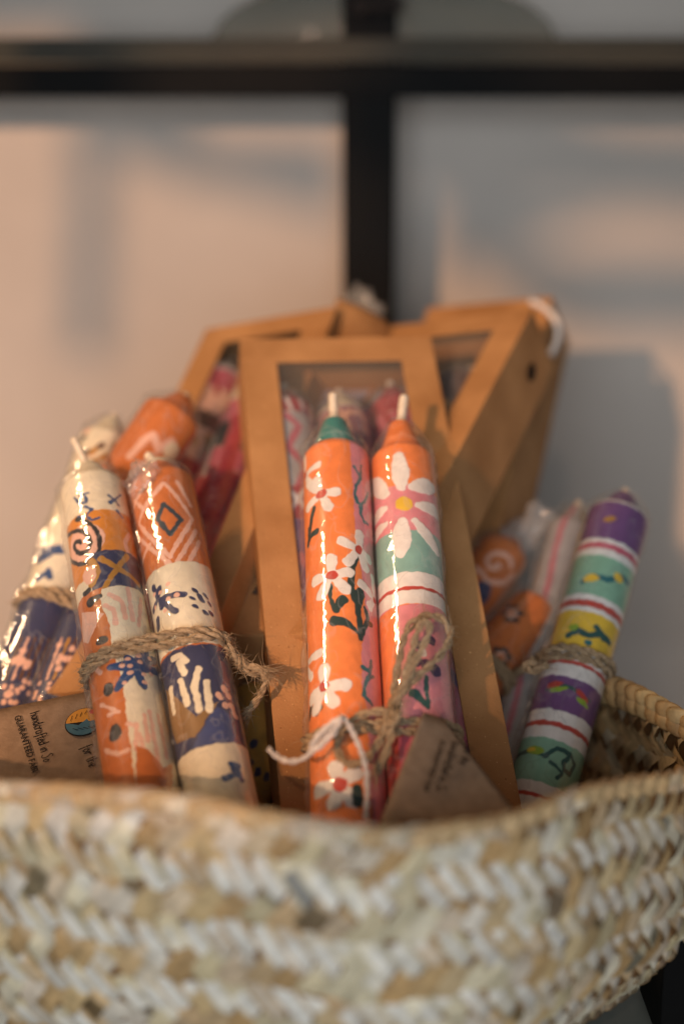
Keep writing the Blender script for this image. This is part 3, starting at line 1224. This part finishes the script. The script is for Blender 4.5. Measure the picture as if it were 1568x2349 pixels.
# ---- left pair
A1 = Candle(at(211, 1113, 50), at(301.6, 1660, 44.3), .011, .185, 42, .0085, K1, 'cream')
B1 = Candle(at(369, 1105, 50), at(462, 1600, 44.9), .011, .185, 42, .0085, K1, 'rust')
k = A1
k.band((590, 600), 640, 1010, 'amber')
for pts in ([(440, 575), (470, 610), (510, 600), (500, 560)], [(500, 625), (540, 640), (505, 680), (540, 705), (580, 690)], [(640, 560), (680, 590), (700, 620)], [(650, 600), (710, 560)], [(690, 650), (720, 690)], [(460, 690), (500, 680)], [(470, 560), (520, 545)]):
    k.stroke(pts, 17, 'blue', 10)
sp = [(470 + (12 + 9.2 * a) * math.cos(a * .95 + 1) * .95, 850 - (12 + 9.2 * a) * math.sin(a * .95 + 1) * 1.05) for a in np.linspace(0, 14, 60)]
k.blob((490, 835), 125, 118, 'peach')
k.stroke(sp, 22, 'black')
k.stroke([(760, 790), (735, 830), (750, 900), (800, 940)], 24, 'peach')
k.band((660, 690), 880, 1090, 'navy', -.55, 2.0)
k.stroke([(590, 930), (690, 990), (815, 1085)], 30, 'gold', 26)
k.stroke([(745, 915), (680, 1000), (615, 1100)], 28, 'gold', 24)
k.stroke([(540, 950), (570, 1010), (540, 1080)], 40, 'gold')
k.blob((525, 1030), 42, 55, 'peach')
k.band((680, 700), 1095, 1420, 'cream')
bd = [k.st(*p) for p in [(600, 1100), (590, 1200), (640, 1300), (660, 1450), (720, 1650), (750, 1900), (790, 2200)]]
k.poly([(bd[0][0], k.st(680, 1085)[1])] + bd + [(bd[-1][0], 25), (-2.3, 25), (-2.3, k.st(680, 1085)[1])], 'rust', raw=True)
k.stroke([(530, 1190), (590, 1150)], 50, 'black', 26)
k.stroke([(495, 1140), (520, 1120)], 30, 'black')
k.poly([(480, 1250), (610, 1250), (560, 1340), (520, 1430), (490, 1420)], 'peach')
k.blob((600, 1410), 36, 24, 'black')
for pts in ([(620, 1205), (670, 1230), (680, 1310)], [(640, 1140), (715, 1180), (738, 1280)], [(752, 1110), (782, 1290)], [(830, 1170), (815, 1320)], [(850, 1120), (865, 1250)]):
    k.stroke(pts, 24, 'peach')
k.stroke([(560, 1560), (680, 1500)], 26, 'peach')
k.stroke([(540, 1560), (590, 1600)], 22, 'peach')
for p in [(650, 1570), (690, 1690), (850, 1680), (920, 1600), (740, 1500), (860, 1480), (930, 1530)]:
    k.stroke([(795, 1570), p], 60, 'blue', 34)
for p in [(730, 1660), (850, 1655), (720, 1560), (765, 1560), (825, 1540), (880, 1520), (750, 1520), (890, 1610), (845, 1610), (815, 1500), (770, 1600)]:
    k.blob(p, 15, 12, 'peach')
k.blob((635, 1700), 32, 36, 'black')
k.blob((675, 1955), 36, 46, 'black', .4)
k.stroke([(590, 1790), (700, 1830), (640, 1850)], 16, 'peach')
k.stroke([(620, 2060), (700, 2080), (750, 2060)], 20, 'peach')
for pts in ([(800, 1900), (800, 2050)], [(750, 1900), (800, 1915)], [(850, 1850), (870, 2000)], [(880, 1830), (930, 2120)], [(930, 1850), (980, 2100)], [(820, 1960), (850, 2080)]):
    k.stroke(pts, 20, 'peach')
k.poly([(800, 2030), (870, 2050), (960, 2160), (1010, 2140), (1010, 2300), (800, 2300)], 'rust')

k = B1
for pts in ([(960, 490), (815, 730), (1000, 920), (1130, 700), (970, 490)], [(870, 490), (790, 630)], [(790, 590), (850, 645), (930, 520)], [(1040, 480), (1120, 620)], [(810, 790), (1000, 960)], [(1150, 770), (1040, 950)],
            [(880, 850), (840, 960)], [(935, 880), (980, 960)], [(1170, 830), (1110, 950)], [(800, 470), (780, 520)]):
    k.stroke(pts, 22, 'peach')
k.stroke([(960, 612), (925, 700), (1000, 790), (1065, 705), (965, 612)], 24, 'slate')
k.band((1040, 1080), 950, 1440, 'cream')
for p, rt in [((1150, 1118), .8), ((1125, 1160), .6), ((1185, 1170), .9), ((1210, 1150), .9), ((1155, 1213), .5), ((1205, 1245), .7), ((1235, 1200), 1), ((1175, 1150), .8), ((1240, 1250), 1)]:
    k.blob(p, 22, 12, 'navy', rt)
for p in [(900, 1100), (960, 1170), (900, 1240), (1030, 1240), (1080, 1140), (935, 1110), (950, 1210)]:
    k.stroke([(930, 1170), p], 20, 'navy', 34)
for p in [(905, 1140), (985, 1078), (1040, 1145), (985, 1165), (910, 1220), (970, 1235), (940, 1130)]:
    k.blob(p, 14, 12, 'peach')
k.stroke([(925, 1290), (930, 1340)], 34, 'navy')
k.band((1120, 1200), 1440, 2045, 'navy')
k.poly([(975, 1700), (1030, 1740), (1150, 1860), (1280, 1770), (1270, 1800), (1150, 1980), (1040, 2020), (1000, 1900)], (.27, .15, .05))
k.poly([(1275, 1800), (1160, 1985), (1120, 2050), (1400, 2050), (1350, 1850)], (.05, .075, .22))
for pts in ([(1165, 1575), (1140, 1680), (1170, 1815)], [(1215, 1655), (1232, 1820)], [(1050, 1540), (1080, 1600)], [(1060, 1650), (1100, 1780)], [(1000, 1700), (1020, 1830)], [(1020, 1520), (1060, 1500), (1090, 1530)]):
    k.stroke(pts, 32, 'cream')
for p in [(1320, 1695), (1290, 1740), (1345, 1740), (1325, 1795), (1360, 1800), (1380, 1850)]:
    k.blob(p, 19, 24, 'peach', -.5)
k.band((1240, 1260), 2020, 2600, 'cream')
for pts in ([(1360, 2140), (1400, 2150)], [(1320, 2220), (1350, 2210)], [(1400, 2180), (1420, 2230)], [(1370, 2160), (1390, 2200)]):
    k.stroke(pts, 30, 'blue')
k.tband(-2, -.55, 'cream')

bnd2 = empty('candle_bundle', A1.T + A1.a * A1.L, 'cream, rust and navy patterned candle pair with frayed jute, left of the front box', 'candle bundle', TIED)
A1.build(bnd2, wick_len=.013, wick_bend=(-.004, .001), wick_r=.0013, seam=-1.5)
B1.build(bnd2, wick_len=.005, wick_bend=(-.003, 0), seam=-1.2)
V, F = [], []
t_tie = A1.st(690, 1478)[1] / 100
rope(V, F, tie_path(A1, B1, t_tie, 2.0, .0024, .0015, .0005, .25), .00072, 2, .010, 480, .0055)
rope(V, F, smooth_path([at(*K1(x, y), d) for x, y, d in [(1330, 1440, 45.0), (1385, 1500, 45.2), (1420, 1580, 45.5), (1480, 1600, 45.6), (1540, 1590, 45.6), (1560, 1640, 45.5), (1530, 1730, 45.4), (1480, 1800, 45.3), (1440, 1850, 45.3)]], 8), .00062, 2, .010, 140, .006, 60)
rope(V, F, smooth_path([at(*K1(x, y), d) for x, y, d in [(1400, 1500, 45.4), (1450, 1560, 45.3), (1520, 1570, 45.2), (1570, 1600, 45.2)]], 8), .0006, 2, .010, 60, .006, 60)
mesh_obj('twine_tie', V, F, M_twine, bnd2)
# twisted cellophane top of the rust candle
V, F = [], []


def crumple(V, F, p0, p1, r0, r1, n=14, m=18, seed=1):
    rg = random.Random(seed)
    ax = (p1 - p0).normalized()
    a = ax.orthogonal().normalized()
    b_ = ax.cross(a)
    b = len(V)
    for i in range(n + 1):
        f = i / n
        r = r0 + (r1 - r0) * f
        for k_ in range(m):
            an = 2 * math.pi * k_ / m + f * 2.2
            rr = r * (1 + .35 * math.sin(an * 4 + f * 5) + rg.uniform(-.22, .22))
            V.append(tuple(p0.lerp(p1, f) + a * rr * math.cos(an) + b_ * rr * math.sin(an)))
    for i in range(n):
        for k_ in range(m):
            k2 = (k_ + 1) % m
            F.append((b + i * m + k_, b + i * m + k2, b + (i + 1) * m + k2, b + (i + 1) * m + k_))


crumple(V, F, at(350, 1085, 49.2), at(300, 1120, 48.6), .006, .0035, seed=4)
mesh_obj('wrapper_twist', V, F, M_crumple, bnd2)

# ---- pair behind on the left, with the lettered tag
L1 = Candle(at(246, 1003, 55.5), at(57, 1540, 50.4), .0097, .165, 24, .008, K1, 'cream')
L2 = Candle(at(340, 1040, 56.5), at(166, 1515, 50.6), .0097, .165, 24, .008, K1, 'cream')
for k, x0 in ((L1, 0), (L2, 240)):
    yb = 1330
    k.tband(0, 1.6, 'cream')
    for q in range(38):
        x = x0 + 580 + random.uniform(-130, 130)
        y = 330 + random.uniform(-150, 190)
        x -= (y - 330) * .33
        k.blob((x, y), 18, 30, random.choice(['gold', 'brown', 'peach', 'slate']), .6)
    for q in range(6):
        y = 880 + random.uniform(0, 180)
        k.stroke([(x0 + 250 + random.uniform(-60, 60), y), (x0 + 320 + random.uniform(-60, 60), y - 40)], 26, 'blue')
    xb = x0 + 270
    k.band((xb, xb - 90), 1130, 2600, 'navy')
    for q in range(7):
        xx = x0 + 40 + q * 42
        k.stroke([(xx, 1400), (xx - 90, 1640)], 12, random.choice(['peach', 'gold', 'brown', 'brown', 'navy']))
    for q in range(24):
        k.blob((x0 + random.uniform(-60, 300), random.uniform(1650, 1790)), 12, 14, 'peach')
    for q in range(9):
        k.blob((x0 + 130 + random.uniform(-50, 60), random.uniform(1420, 1580)), 16, 18, 'peach')
bnd3 = empty('candle_bundle', L1.T + L1.a * L1.L, 'cream and dark blue dotted candle pair leaning at the far left, above the lettered tag', 'candle bundle', TIED)
L1.build(bnd3, wick_len=.004, loose=.0016, seam=-1.2)
L2.build(bnd3, wick_len=.004, loose=.0016)
V, F = [], []
rope(V, F, tie_path(L1, L2, L1.st(300, 1150)[1] / 100, 2, .0026), .0009, 2, .010, 160, .005)
mesh_obj('twine_tie', V, F, M_twine, bnd3)
cn = [at(-120, 1650, 46.6), at(262, 1574, 47.0), at(300, 1860, 43.0), at(-90, 1950, 42.4)]
tg, nz = card('gift_tag', cn, bnd3, M_tagpaper, 0)
n2 = (cn[1] - cn[0]).cross(cn[3] - cn[0]).normalized()
n2 = n2 if n2.dot(CAM - cn[0]) > 0 else -n2


def card_pt(x, y):
    """on the slightly warped card"""
    best, bu, bv = 1e9, 0, 0
    a, b, c_, d = cn
    dr = (at(*K1(x, y), 100) - CAM).normalized()
    lo = [0, 1, 0, 1]
    for it in range(5):
        for i in range(21):
            for j in range(21):
                u = lo[0] + (lo[1] - lo[0]) * i / 20
                v = lo[2] + (lo[3] - lo[2]) * j / 20
                p = a.lerp(b, u).lerp(d.lerp(c_, u), v) - CAM
                e = (p - dr * p.dot(dr)).length
                if e < best:
                    best, bu, bv = e, u, v
        wu, wv = (lo[1] - lo[0]) * .1, (lo[3] - lo[2]) * .1
        lo = [bu - wu, bu + wu, bv - wv, bv + wv]
    return a.lerp(b, bu).lerp(d.lerp(c_, bu), bv)


V, F = [], []
for (p0, p1, tx, sz) in (((180, 1850), (272, 2180), 'handcrafted in So', .00185), ((480, 2048), (540, 2190), 'for the', .0020)):
    A, B = card_pt(*p0), card_pt(*p1)
    ex = (B - A).normalized()
    ey = n2.cross(ex)
    write_hand(V, F, tx, A + n2 * .0004, ex, ey, n2, sz, .00014)
A, B = card_pt(88, 1868), card_pt(190, 2190)
ex = (B - A).normalized()
text_mesh(V, F, 'GUARANTEED FAIR', A + n2 * .0006, ex, n2.cross(ex), n2, .0030)
mesh_obj('lettering', V, F, M_ink, tg)
# round emblem of two hands
O = card_pt(495, 1898)
ex = (card_pt(560, 1880) - O).normalized()
ey = n2.cross(ex)
Rr = .0058
V, F, mi = [], [], []


def flat(pts, h, mid):
    b = len(V)
    for x, y in pts:
        V.append(tuple(O + ex * x * Rr + ey * y * Rr + n2 * h))
    F.append(tuple(range(b, b + len(pts))))
    mi.append(mid)


ring = lambda a0, a1, r, n=26: [(r * math.cos(math.radians(a0 + (a1 - a0) * i / n)), r * math.sin(math.radians(a0 + (a1 - a0) * i / n))) for i in range(n + 1)]
flat(ring(0, 360, 1.06, 40), .0006, 0)
flat(ring(-12, 168, 1.0), .0008, 1)
flat([(x, y) for x, y in ring(168, 348, 1.0)] + [(.6, -.02), (.2, .12), (-.3, -.18), (-.7, .06)], .00095, 2)
flat([(.2, .12), (.6, -.02), (.9, .05), (.95, -.15), (.3, -.12)], .0011, 1)
flat([(.62 + .2 * math.cos(a), .52 + .17 * math.sin(a)) for a in np.linspace(0, 6.28, 14)], .00115, 3)
b = len(F)
for k_ in range(5):      # finger lines
    x0 = -.7 + k_ * .28
    tube(V, F, [O + ex * x0 * Rr + ey * (.25 + .08 * k_) * Rr + n2 * .0011, O + ex * (x0 + .16) * Rr + ey * (.62 + .04 * k_) * Rr + n2 * .0011], .00009, 4)
    tube(V, F, [O + ex * (x0 + .05) * Rr - ey * (.35 + .06 * k_) * Rr + n2 * .0012, O + ex * (x0 + .33) * Rr - ey * (.58 + .05 * k_) * Rr + n2 * .0012], .00009, 4)
mi += [0] * (len(F) - b)
mesh_obj('hand_emblem', V, F, None, tg, smooth=False, mats=[M_ink, M_inkgold, M_inkblue, M_inkred], midx=mi)

# ---- orange zigzag candle behind the left pair
Z1 = Candle(at(398, 950, 54.6), at(250, 1170, 52.6), .0115, .055, 24, .008, K1, 'rust')
k = Z1
k.stroke([(760, 330), (850, 230), (900, 200), (930, 290), (1010, 240), (1040, 330)], 34, 'peach')
k.stroke([(800, 420), (900, 330), (960, 400)], 34, 'peach')
k.blob((1010, 320), 60, 60, 'cream')
bz = empty('loose_candle', Z1.T + Z1.a * Z1.L, 'rust orange candle with a white zigzag peeking out behind the cream and navy pair', 'candle')
Z1.build(bz, wick_len=.003, loose=.0014)

# ---- mustard candle low between the left pair and the centre box
Y1 = Candle(at(598, 1592, 50.5), at(572, 1790, 48.4), .0105, .075, 24, .006, K2, 'mustard')
for p in [(150, 1990), (170, 2140), (265, 2030), (130, 2090), (240, 1830), (220, 2160)]:
    Y1.blob(p, 16, 26, 'navy', .4)
by = empty('loose_candle', Y1.T + Y1.a * Y1.L, 'mustard candle with dark dabs, low between the cream and navy pair and the front box', 'candle')
Y1.build(by, wick_len=.003, loose=.0012)

# ---- striped pair on the right
R1 = Candle(at(1420, 1178, 53.4), at(1252, 1773, 48.4), .0112, .185, 34, .008, K3, 'white')
R2 = Candle(at(1312, 1205, 56.5), at(1170, 1720, 52.2), .0085, .165, 22, .008, K3, 'ggrey')
k = R1
cx = lambda y: 1165 - (y - 250) * .283


def rb(y0, y1, col):
    k.band((cx(y0), cx(y1)), y0, y1, col)


k.tband(-2, -.01, 'purple')
rb(180, 415, 'purple'); rb(440, 478, 'rose'); rb(522, 772, 'green'); rb(808, 848, 'red'); rb(878, 1120, 'yellow'); rb(1192, 1216, 'red'); rb(1296, 1508, 'purple'); rb(1582, 1614, 'red')
rb(1690, 1966, 'green'); rb(2036, 2062, 'red'); rb(2150, 2420, 'yellow')
k.blob((1090, 280), 36, 20, 'gold', -.3)
k.stroke([(920, 680), (1000, 640), (1080, 670), (1170, 650), (1210, 690)], 30, 'dteal')
k.blob((975, 655), 44, 26, 'yellow', -.3)
k.blob((1150, 655), 36, 26, 'yellow', .4)
k.stroke([(830, 1020), (890, 990), (960, 1020), (1040, 1010), (1090, 1070)], 34, 'tealgreen')
k.stroke([(1010, 970), (1050, 1040)], 30, 'tealgreen')
k.blob((860, 970), 30, 20, 'lime')
k.blob((960, 1070), 24, 18, 'dteal')
k.stroke([(690, 1370), (800, 1340), (870, 1370), (960, 1440)], 16, 'tealgreen')
k.blob((740, 1335), 52, 22, 'red', -.3); k.blob((760, 1365), 52, 16, 'lime', -.3); k.blob((920, 1410), 46, 20, 'red', .5); k.blob((920, 1450), 44, 16, 'lime', .3)
k.stroke([(500, 1800), (580, 1760), (680, 1790), (760, 1740), (840, 1780), (870, 1850), (840, 1910), (800, 1880), (800, 1830), (830, 1810)], 22, 'tealgreen')
k.stroke([(720, 1830), (790, 1900), (760, 1930)], 18, 'tealgreen')
k.blob((620, 1755), 50, 26, 'lime', .1); k.blob((600, 1750), 24, 12, 'yellow', .1)
k = R2
for ds, colr, w_ in ((-.35, 'rose', .20), (.55, 'yellow', .17), (-1.4, 'purple', .2), (1.5, 'rose', .2)):
    k.put(k.aa(np.abs(k.S - ds + .06 * np.sin(k.TT * 1.3)) - w_ * .6), colr, .8)
bnd4 = empty('candle_bundle', R1.T + R1.a * R1.L, 'right pair with purple, green and yellow banded candle leaning beside the rim', 'candle bundle', TIED)
R1.build(bnd4, wick_len=.004, loose=.0009)
R2.build(bnd4, wick_len=.004, loose=.0015)
V, F = [], []
rope(V, F, tie_path(R1, R2, R1.st(930, 1150)[1] / 100, 2.2, .0026), .0008, 2, .010, 160, .005)
rope(V, F, smooth_path([at(*K3(x, y), 49) for x, y in [(620, 1180), (560, 1215), (600, 1250), (700, 1210)]], 6), .0008, 2, .010, 40, .005)
mesh_obj('twine_tie', V, F, M_twine, bnd4)

# ---- rust pair lying behind it
O1 = Candle(at(1160, 1262, 57), at(1075, 1375, 55.6), .0103, .09, 24, .006, K3, 'rust')
O2 = Candle(at(1238, 1400, 55.0), at(1122, 1522, 53.4), .0112, .09, 24, .007, K3, 'rust')
k = O1
k.stroke([(370 + (10 + 14 * a) * math.cos(a), 565 + (10 + 14 * a) * math.sin(a) * .9) for a in np.linspace(0, 6.5, 26)], 26, 'peach')
k.stroke([(240, 590), (320, 680), (420, 690), (480, 640)], 26, 'peach')
k.blob((270, 760), 60, 90, 'navy')
k = O2
for ctr in ((470, 880), (400, 1160)):
    for a in range(6):
        k.blob((ctr[0] + 48 * math.cos(a * 1.05), ctr[1] + 48 * math.sin(a * 1.05)), 24, 20, 'black')
    for a in range(5):
        k.blob((ctr[0] + 26 * math.cos(a * 1.26 + .4), ctr[1] + 26 * math.sin(a * 1.26 + .4)), 14, 12, 'peach')
k.tband(-2, .15, 'peach')
bnd5 = empty('candle_bundle', O1.T + O1.a * O1.L, 'rust orange candle pair with swirl and black flowers behind the banded candle', 'candle bundle', TIED)
O1.build(bnd5, wick_len=.003, loose=.0012)
O2.build(bnd5, wick_len=.003, loose=.0012)
V, F = [], []
crumple(V, F, at(1172, 1250, 56.8), at(1248, 1178, 57.4), .0055, .0062, seed=9)
mesh_obj('wrapper_twist', V, F, M_crumple, bnd5)
V, F = [], []
rope(V, F, tie_path(O1, O2, .055, 2), .0008, 2, .010, 60, .005)
mesh_obj('twine_tie', V, F, M_twine, bnd5)

# ------------------------------------------------------------------ kraft window boxes
BW, BD = .074, .031


def kraft_box(TL, TR, down_hint, length, label, film=None, BD=BD, insert=None, win=(.0135, .0135, .0125, .02), width=None, flap=False):
    """TL, TR: top corners of the front face; down_hint: point down the long axis"""
    dn = ((down_hint) - (TL + TR) * .5).normalized()
    rt = TR - TL
    wd = rt.length if width is None else width
    rt = (rt - dn * rt.dot(dn)).normalized()
    nz = rt.cross(-dn).normalized()
    O = (TL + TR) * .5 + dn * length
    M = Matrix((rt, -dn, nz)).transposed().to_4x4()
    M.translation = O
    root = empty('window_box', M, label, 'box', 'kraft window boxes')
    h, t = wd / 2, .0006
    L = length
    wl, wr, wt, wb = win
    V, F = [], []
    g = .00004
    parts = [(-h, h, L - wt, L, -t, 0), (-h, h, 0, wb, -t, 0), (-h, -h + wl, wb + g, L - wt - g, -t, 0), (h - wr, h, wb + g, L - wt - g, -t, 0),
             (-h, -h + t, 0, L, -BD, -t - g), (h - t, h, 0, L, -BD, -t - g), (-h + t + g, h - t - g, 0, L, -BD, -BD + t),
             (-h + t + g, h - t - g, L - t, L, -BD + t + g, -t - g), (-h + t + g, h - t - g, 0, t, -BD + t + g, -t - g)]
    for p in parts:
        boxverts(V, F, *p, M=M)
    cb = bevel(mesh_obj('carton', V, F, M_kraft, root, smooth=False), .00035, 2)
    V, F = [], []
    nx, ny = 10, 30
    for j in range(ny + 1):
        for i in range(nx + 1):
            x = -h + wl - .003 + (2 * h - wl - wr + .006) * i / nx
            y = wb - .003 + (L - wt - wb + .006) * j / ny
            V.append(tuple(M @ Vector((x, y, -t - .0006))))
    for j in range(ny):
        for i in range(nx):
            q = j * (nx + 1) + i
            F.append((q, q + 1, q + nx + 2, q + nx + 1))
    mesh_obj('window_film', V, F, film or M_window, root)
    if insert:
        V, F = [], []
        boxverts(V, F, -h + .002, h - .002, .002, L - .002, -BD + t + .0003, -BD + t + .0008, M=M)
        mesh_obj('insert_card', V, F, insert, root, smooth=False)
    return root, M, L


bx1, MB1, LB1 = kraft_box(at(550, 776, 55.4), at(988, 772, 56.4), at(902, 1710, 45.6), .222, 'front kraft window box standing upright behind the orange daisy candles', insert=M_insert)
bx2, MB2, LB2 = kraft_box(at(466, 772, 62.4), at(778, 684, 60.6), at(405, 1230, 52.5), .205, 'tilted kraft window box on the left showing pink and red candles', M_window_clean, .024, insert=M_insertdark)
card('tuck_flap', [at(772, 684, 61.0), at(892, 741, 61.8), at(892, 830, 60.6), at(760, 800, 59.8)], bx2, M_kraft, .002)
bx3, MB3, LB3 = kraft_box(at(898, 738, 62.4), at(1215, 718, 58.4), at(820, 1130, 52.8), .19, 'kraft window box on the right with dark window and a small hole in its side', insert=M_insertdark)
bx4, MB4, LB4 = kraft_box(at(985, 694, 67.0), at(1262, 692, 64.0), at(1005, 1130, 59.5), .17, 'plain kraft window box mostly hidden behind the right-hand window box')

# hole stamped in the side of the right-hand box, and crease tabs
for (x, y, rr) in ((.0, .0, 1),):
    V, F = [], []
    ctr = MB3 @ Vector((BW / 2 + .0002, LB3 - .026, -BD * .45))
    ex = (MB3.to_3x3() @ Vector((0, 1, 0)))
    ey = (MB3.to_3x3() @ Vector((0, 0, 1)))
    n_ = (MB3.to_3x3() @ Vector((1, 0, 0)))
    for k_ in range(20):
        a = 2 * math.pi * k_ / 20
        V.append(tuple(ctr + ex * .0046 * math.cos(a) + ey * .0032 * math.sin(a)))
    for k_ in range(20):
        a = 2 * math.pi * k_ / 20
        V.append(tuple(ctr + n_ * .0002 + ex * .0046 * math.cos(a) + ey * .0032 * math.sin(a)))
    F.append(tuple(range(20, 40)))
    for k_ in range(20):
        F.append((k_, (k_ + 1) % 20, 20 + (k_ + 1) % 20, 20 + k_))
    mesh_obj('thumb_hole', V, F, M_black, bx3, smooth=False)


def boxed(M, L, x, label, paint, tip_y, r=.0105, length=.15, z=None):
    z = -.0125 if z is None else z
    top = M @ Vector((x, L - tip_y, z))
    bot = M @ Vector((x, L - tip_y - length, z))
    k = Candle(top, bot, r, length, 22, .008, None, 'cream', face=(M.to_3x3() @ Vector((0, 0, 1))))
    k.X = k.S
    paint(k)
    root = empty('boxed_candle', bot, label, 'candle', 'candles inside the window boxes')
    k.build(root, wick_len=.006, loose=.0012)
    return k


def rawstroke(k, pts, w_, col):
    k.put(k.aa(k.seg(pts, w_)), col)


def p_swirl(k):
    k.tband(-2, .9, 'crimson')
    for i in range(5):
        rawstroke(k, [(-1.2 + i * .55, .1), (-.9 + i * .5, .9)], .07, 'white')
    k.tband(.9, 4.4, 'ggrey')
    for i in range(4):
        rawstroke(k, [(-1.4 + i, .8), (-.7 + i, 1.6), (-1.2 + i, 2.6), (-.6 + i, 3.6), (-1.0 + i, 4.4)], .13, ['mauve', 'rose', 'mauve', 'crimson'][i])
    k.tband(4.4, 5.9, 'crimson')
    for i in range(4):
        rawstroke(k, [(-1.5 + i, 4.4), (-.5 + i, 5.8)], .10, 'white')
        rawstroke(k, [(-.6 + i, 4.4), (-1.6 + i, 5.8)], .10, 'white')
    k.tband(5.9, 16, 'purple')
    for i in range(9):
        rawstroke(k, [(-1 + (i % 3) * .8, 6.5 + i), (-.5 + (i % 3) * .7, 7.2 + i)], .16, ['peach', 'rose', 'crimson'][i % 3])


def p_arch(k):
    k.tband(-2, 16, 'mauve')
    k.tband(-2, .35, 'cream')
    for i in range(4):
        rawstroke(k, [(-1.2 + i * .9, 1.6), (-.9 + i * .9, .7), (-.3 + i * .9, .6), (0 + i * .9, 1.5)], .12, 'peach')
    for i in range(8):
        rawstroke(k, [(-1 + (i % 3) * .8, 2 + i * 1.3), (-.2 + (i % 3) * .7, 2.8 + i * 1.3)], .18, ['peach', 'crimson', 'cream'][i % 3])


def p_red(k):
    k.tband(-2, 1.0, 'crimson')
    k.tband(1.0, 16, 'rose')
    for i in range(5):
        rawstroke(k, [(-1.3 + i * .6, .9), (-1.1 + i * .6, 1.5)], .16, 'crimson')
    for i in range(8):
        rawstroke(k, [(-1 + (i % 3) * .8, 3 + i * 1.3), (-.2 + (i % 3) * .7, 3.8 + i * 1.3)], .2, ['crimson', 'purple', 'cream'][i % 3])


def p_pinkcream(k):
    k.tband(-2, .5, 'ggrey'); k.tband(.5, 1.7, 'rose'); k.tband(1.7, 3.2, 'peach'); k.tband(3.2, 4.2, 'brown'); k.tband(4.2, 6, 'peach'); k.tband(6, 16, 'crimson')
    for i in range(4):
        rawstroke(k, [(-1 + i * .7, 1), (-.7 + i * .7, 2)], .12, 'crimson')
        rawstroke(k, [(-1 + i * .7, 4.5), (-.7 + i * .7, 5.2)], .15, 'gold')


def p_creamred(k):
    k.tband(-2, 2.9, 'cream'); k.tband(2.9, 4.3, 'rose'); k.tband(4.3, 5.9, 'black'); k.tband(5.9, 7.0, 'rose'); k.tband(7.0, 16, 'crimson')
    rawstroke(k, [(.3, 4.2), (.5, 6.0), (.7, 8)], .3, 'crimson')
    rawstroke(k, [(-.6, 5.0), (-.2, 7.5)], .12, 'ggrey')


def p_dark(k):
    k.tband(-2, 16, 'brown'); k.tband(2.2, 4.2, 'gold'); k.tband(5, 6, 'crimson')


boxed(MB1, LB1, -.0212, 'red and white swirled candle behind the front box window, left of three', p_swirl, .0265)
boxed(MB1, LB1, .0004, 'mauve candle with cream arch behind the front box window, middle of three', p_arch, .0295)
boxed(MB1, LB1, .0212, 'crimson tipped pink candle behind the front box window, right of three', p_red, .0260)
boxed(MB2, LB2, -.0212, 'pink and peach banded candle in the left tilted box', p_pinkcream, .022, length=.14)
boxed(MB2, LB2, .0004, 'cream candle with pink, black and crimson bands in the left tilted box', p_creamred, .022, length=.14)
boxed(MB2, LB2, .0212, 'cream and crimson candle at the inner edge of the left tilted box', p_creamred, .024, length=.14)
boxed(MB3, LB3, .0100, 'brown and gold candle in the dark window of the right box', p_dark, .034, length=.11)

# clear wrapper poking up by the post, white cord loop at the back box
V, F = [], []
crumple(V, F, at(838, 735, 63.5), at(818, 668, 64.5), .0075, .004, seed=3)
tag(mesh_obj('clear_wrapper', V, F, M_crumple), 'crumpled clear wrapper poking up in front of the black post', 'wrapper')
V, F = [], []
tube(V, F, smooth_path([at(1215, 690, 63.2), at(1250, 708, 63), at(1276, 740, 62.6), at(1278, 780, 62.4), at(1262, 815, 62.2)], 8), .0015, 8)
tag(mesh_obj('white_cord', V, F, M_cotton), 'white cord looped over the top corner of the rear kraft box', 'cord')

# clear packet lying on the glass shelf
V, F = [], []
zt = zr0 + .0135
x0, x1 = at(480, 60, 71).x, at(1290, 60, 71).x
nx, ny = 60, 16
for lay in (0, 1):
    for j in range(ny + 1):
        for i in range(nx + 1):
            u, v = i / nx, j / ny
            e = math.sin(u * math.pi) ** .35 * math.sin(min(1, v * 1.0) * math.pi) ** .4
            x = x0 + (x1 - x0) * (u * (1 - .12 * v) + .06 * v)
            y = yr - .004 + .05 * v
            z = zt + (lay * .034 * e) + .0012 * math.sin(u * 23 + v * 9) * e * lay
            V.append((x, y, z))
st = (nx + 1) * (ny + 1)
for lay in (0, 1):
    for j in range(ny):
        for i in range(nx):
            q = lay * st + j * (nx + 1) + i
            F.append((q, q + 1, q + nx + 2, q + nx + 1))
pkv = []
# packet print: rows of small dark dots
pkr = tag(mesh_obj('clear_packet', V, F, M_packet), 'clear plastic packet lying on the upper glass shelf', 'packet')
V, F = [], []
for r_ in range(6):
    for q in range(15):
        if random.random() < .25:
            continue
        px_, py_ = 806 + q * 8.4 + random.uniform(-2, 2), -4 + r_ * 6.2 + 3 * math.sin(q * .5) + random.uniform(-1.5, 1.5)
        if py_ < 0 and r_ > 1:
            continue
        ctr = at(px_, py_, 70.0)
        b = len(V)
        for lay in (0, 1):
            for k_ in range(8):
                a = math.pi * k_ / 4
                V.append(tuple(ctr + RGT * .0009 * math.cos(a) + Vector((0, 0, 1)) * .0008 * math.sin(a) + FWD * (.0002 * lay)))
        F.append(tuple(b + k_ for k_ in reversed(range(8))))
        for k_ in range(8):
            F.append((b + k_, b + (k_ + 1) % 8, b + 8 + (k_ + 1) % 8, b + 8 + k_))
pr_ = mesh_obj('print', V, F, M_ink, smooth=False)
pr_.parent = pkr
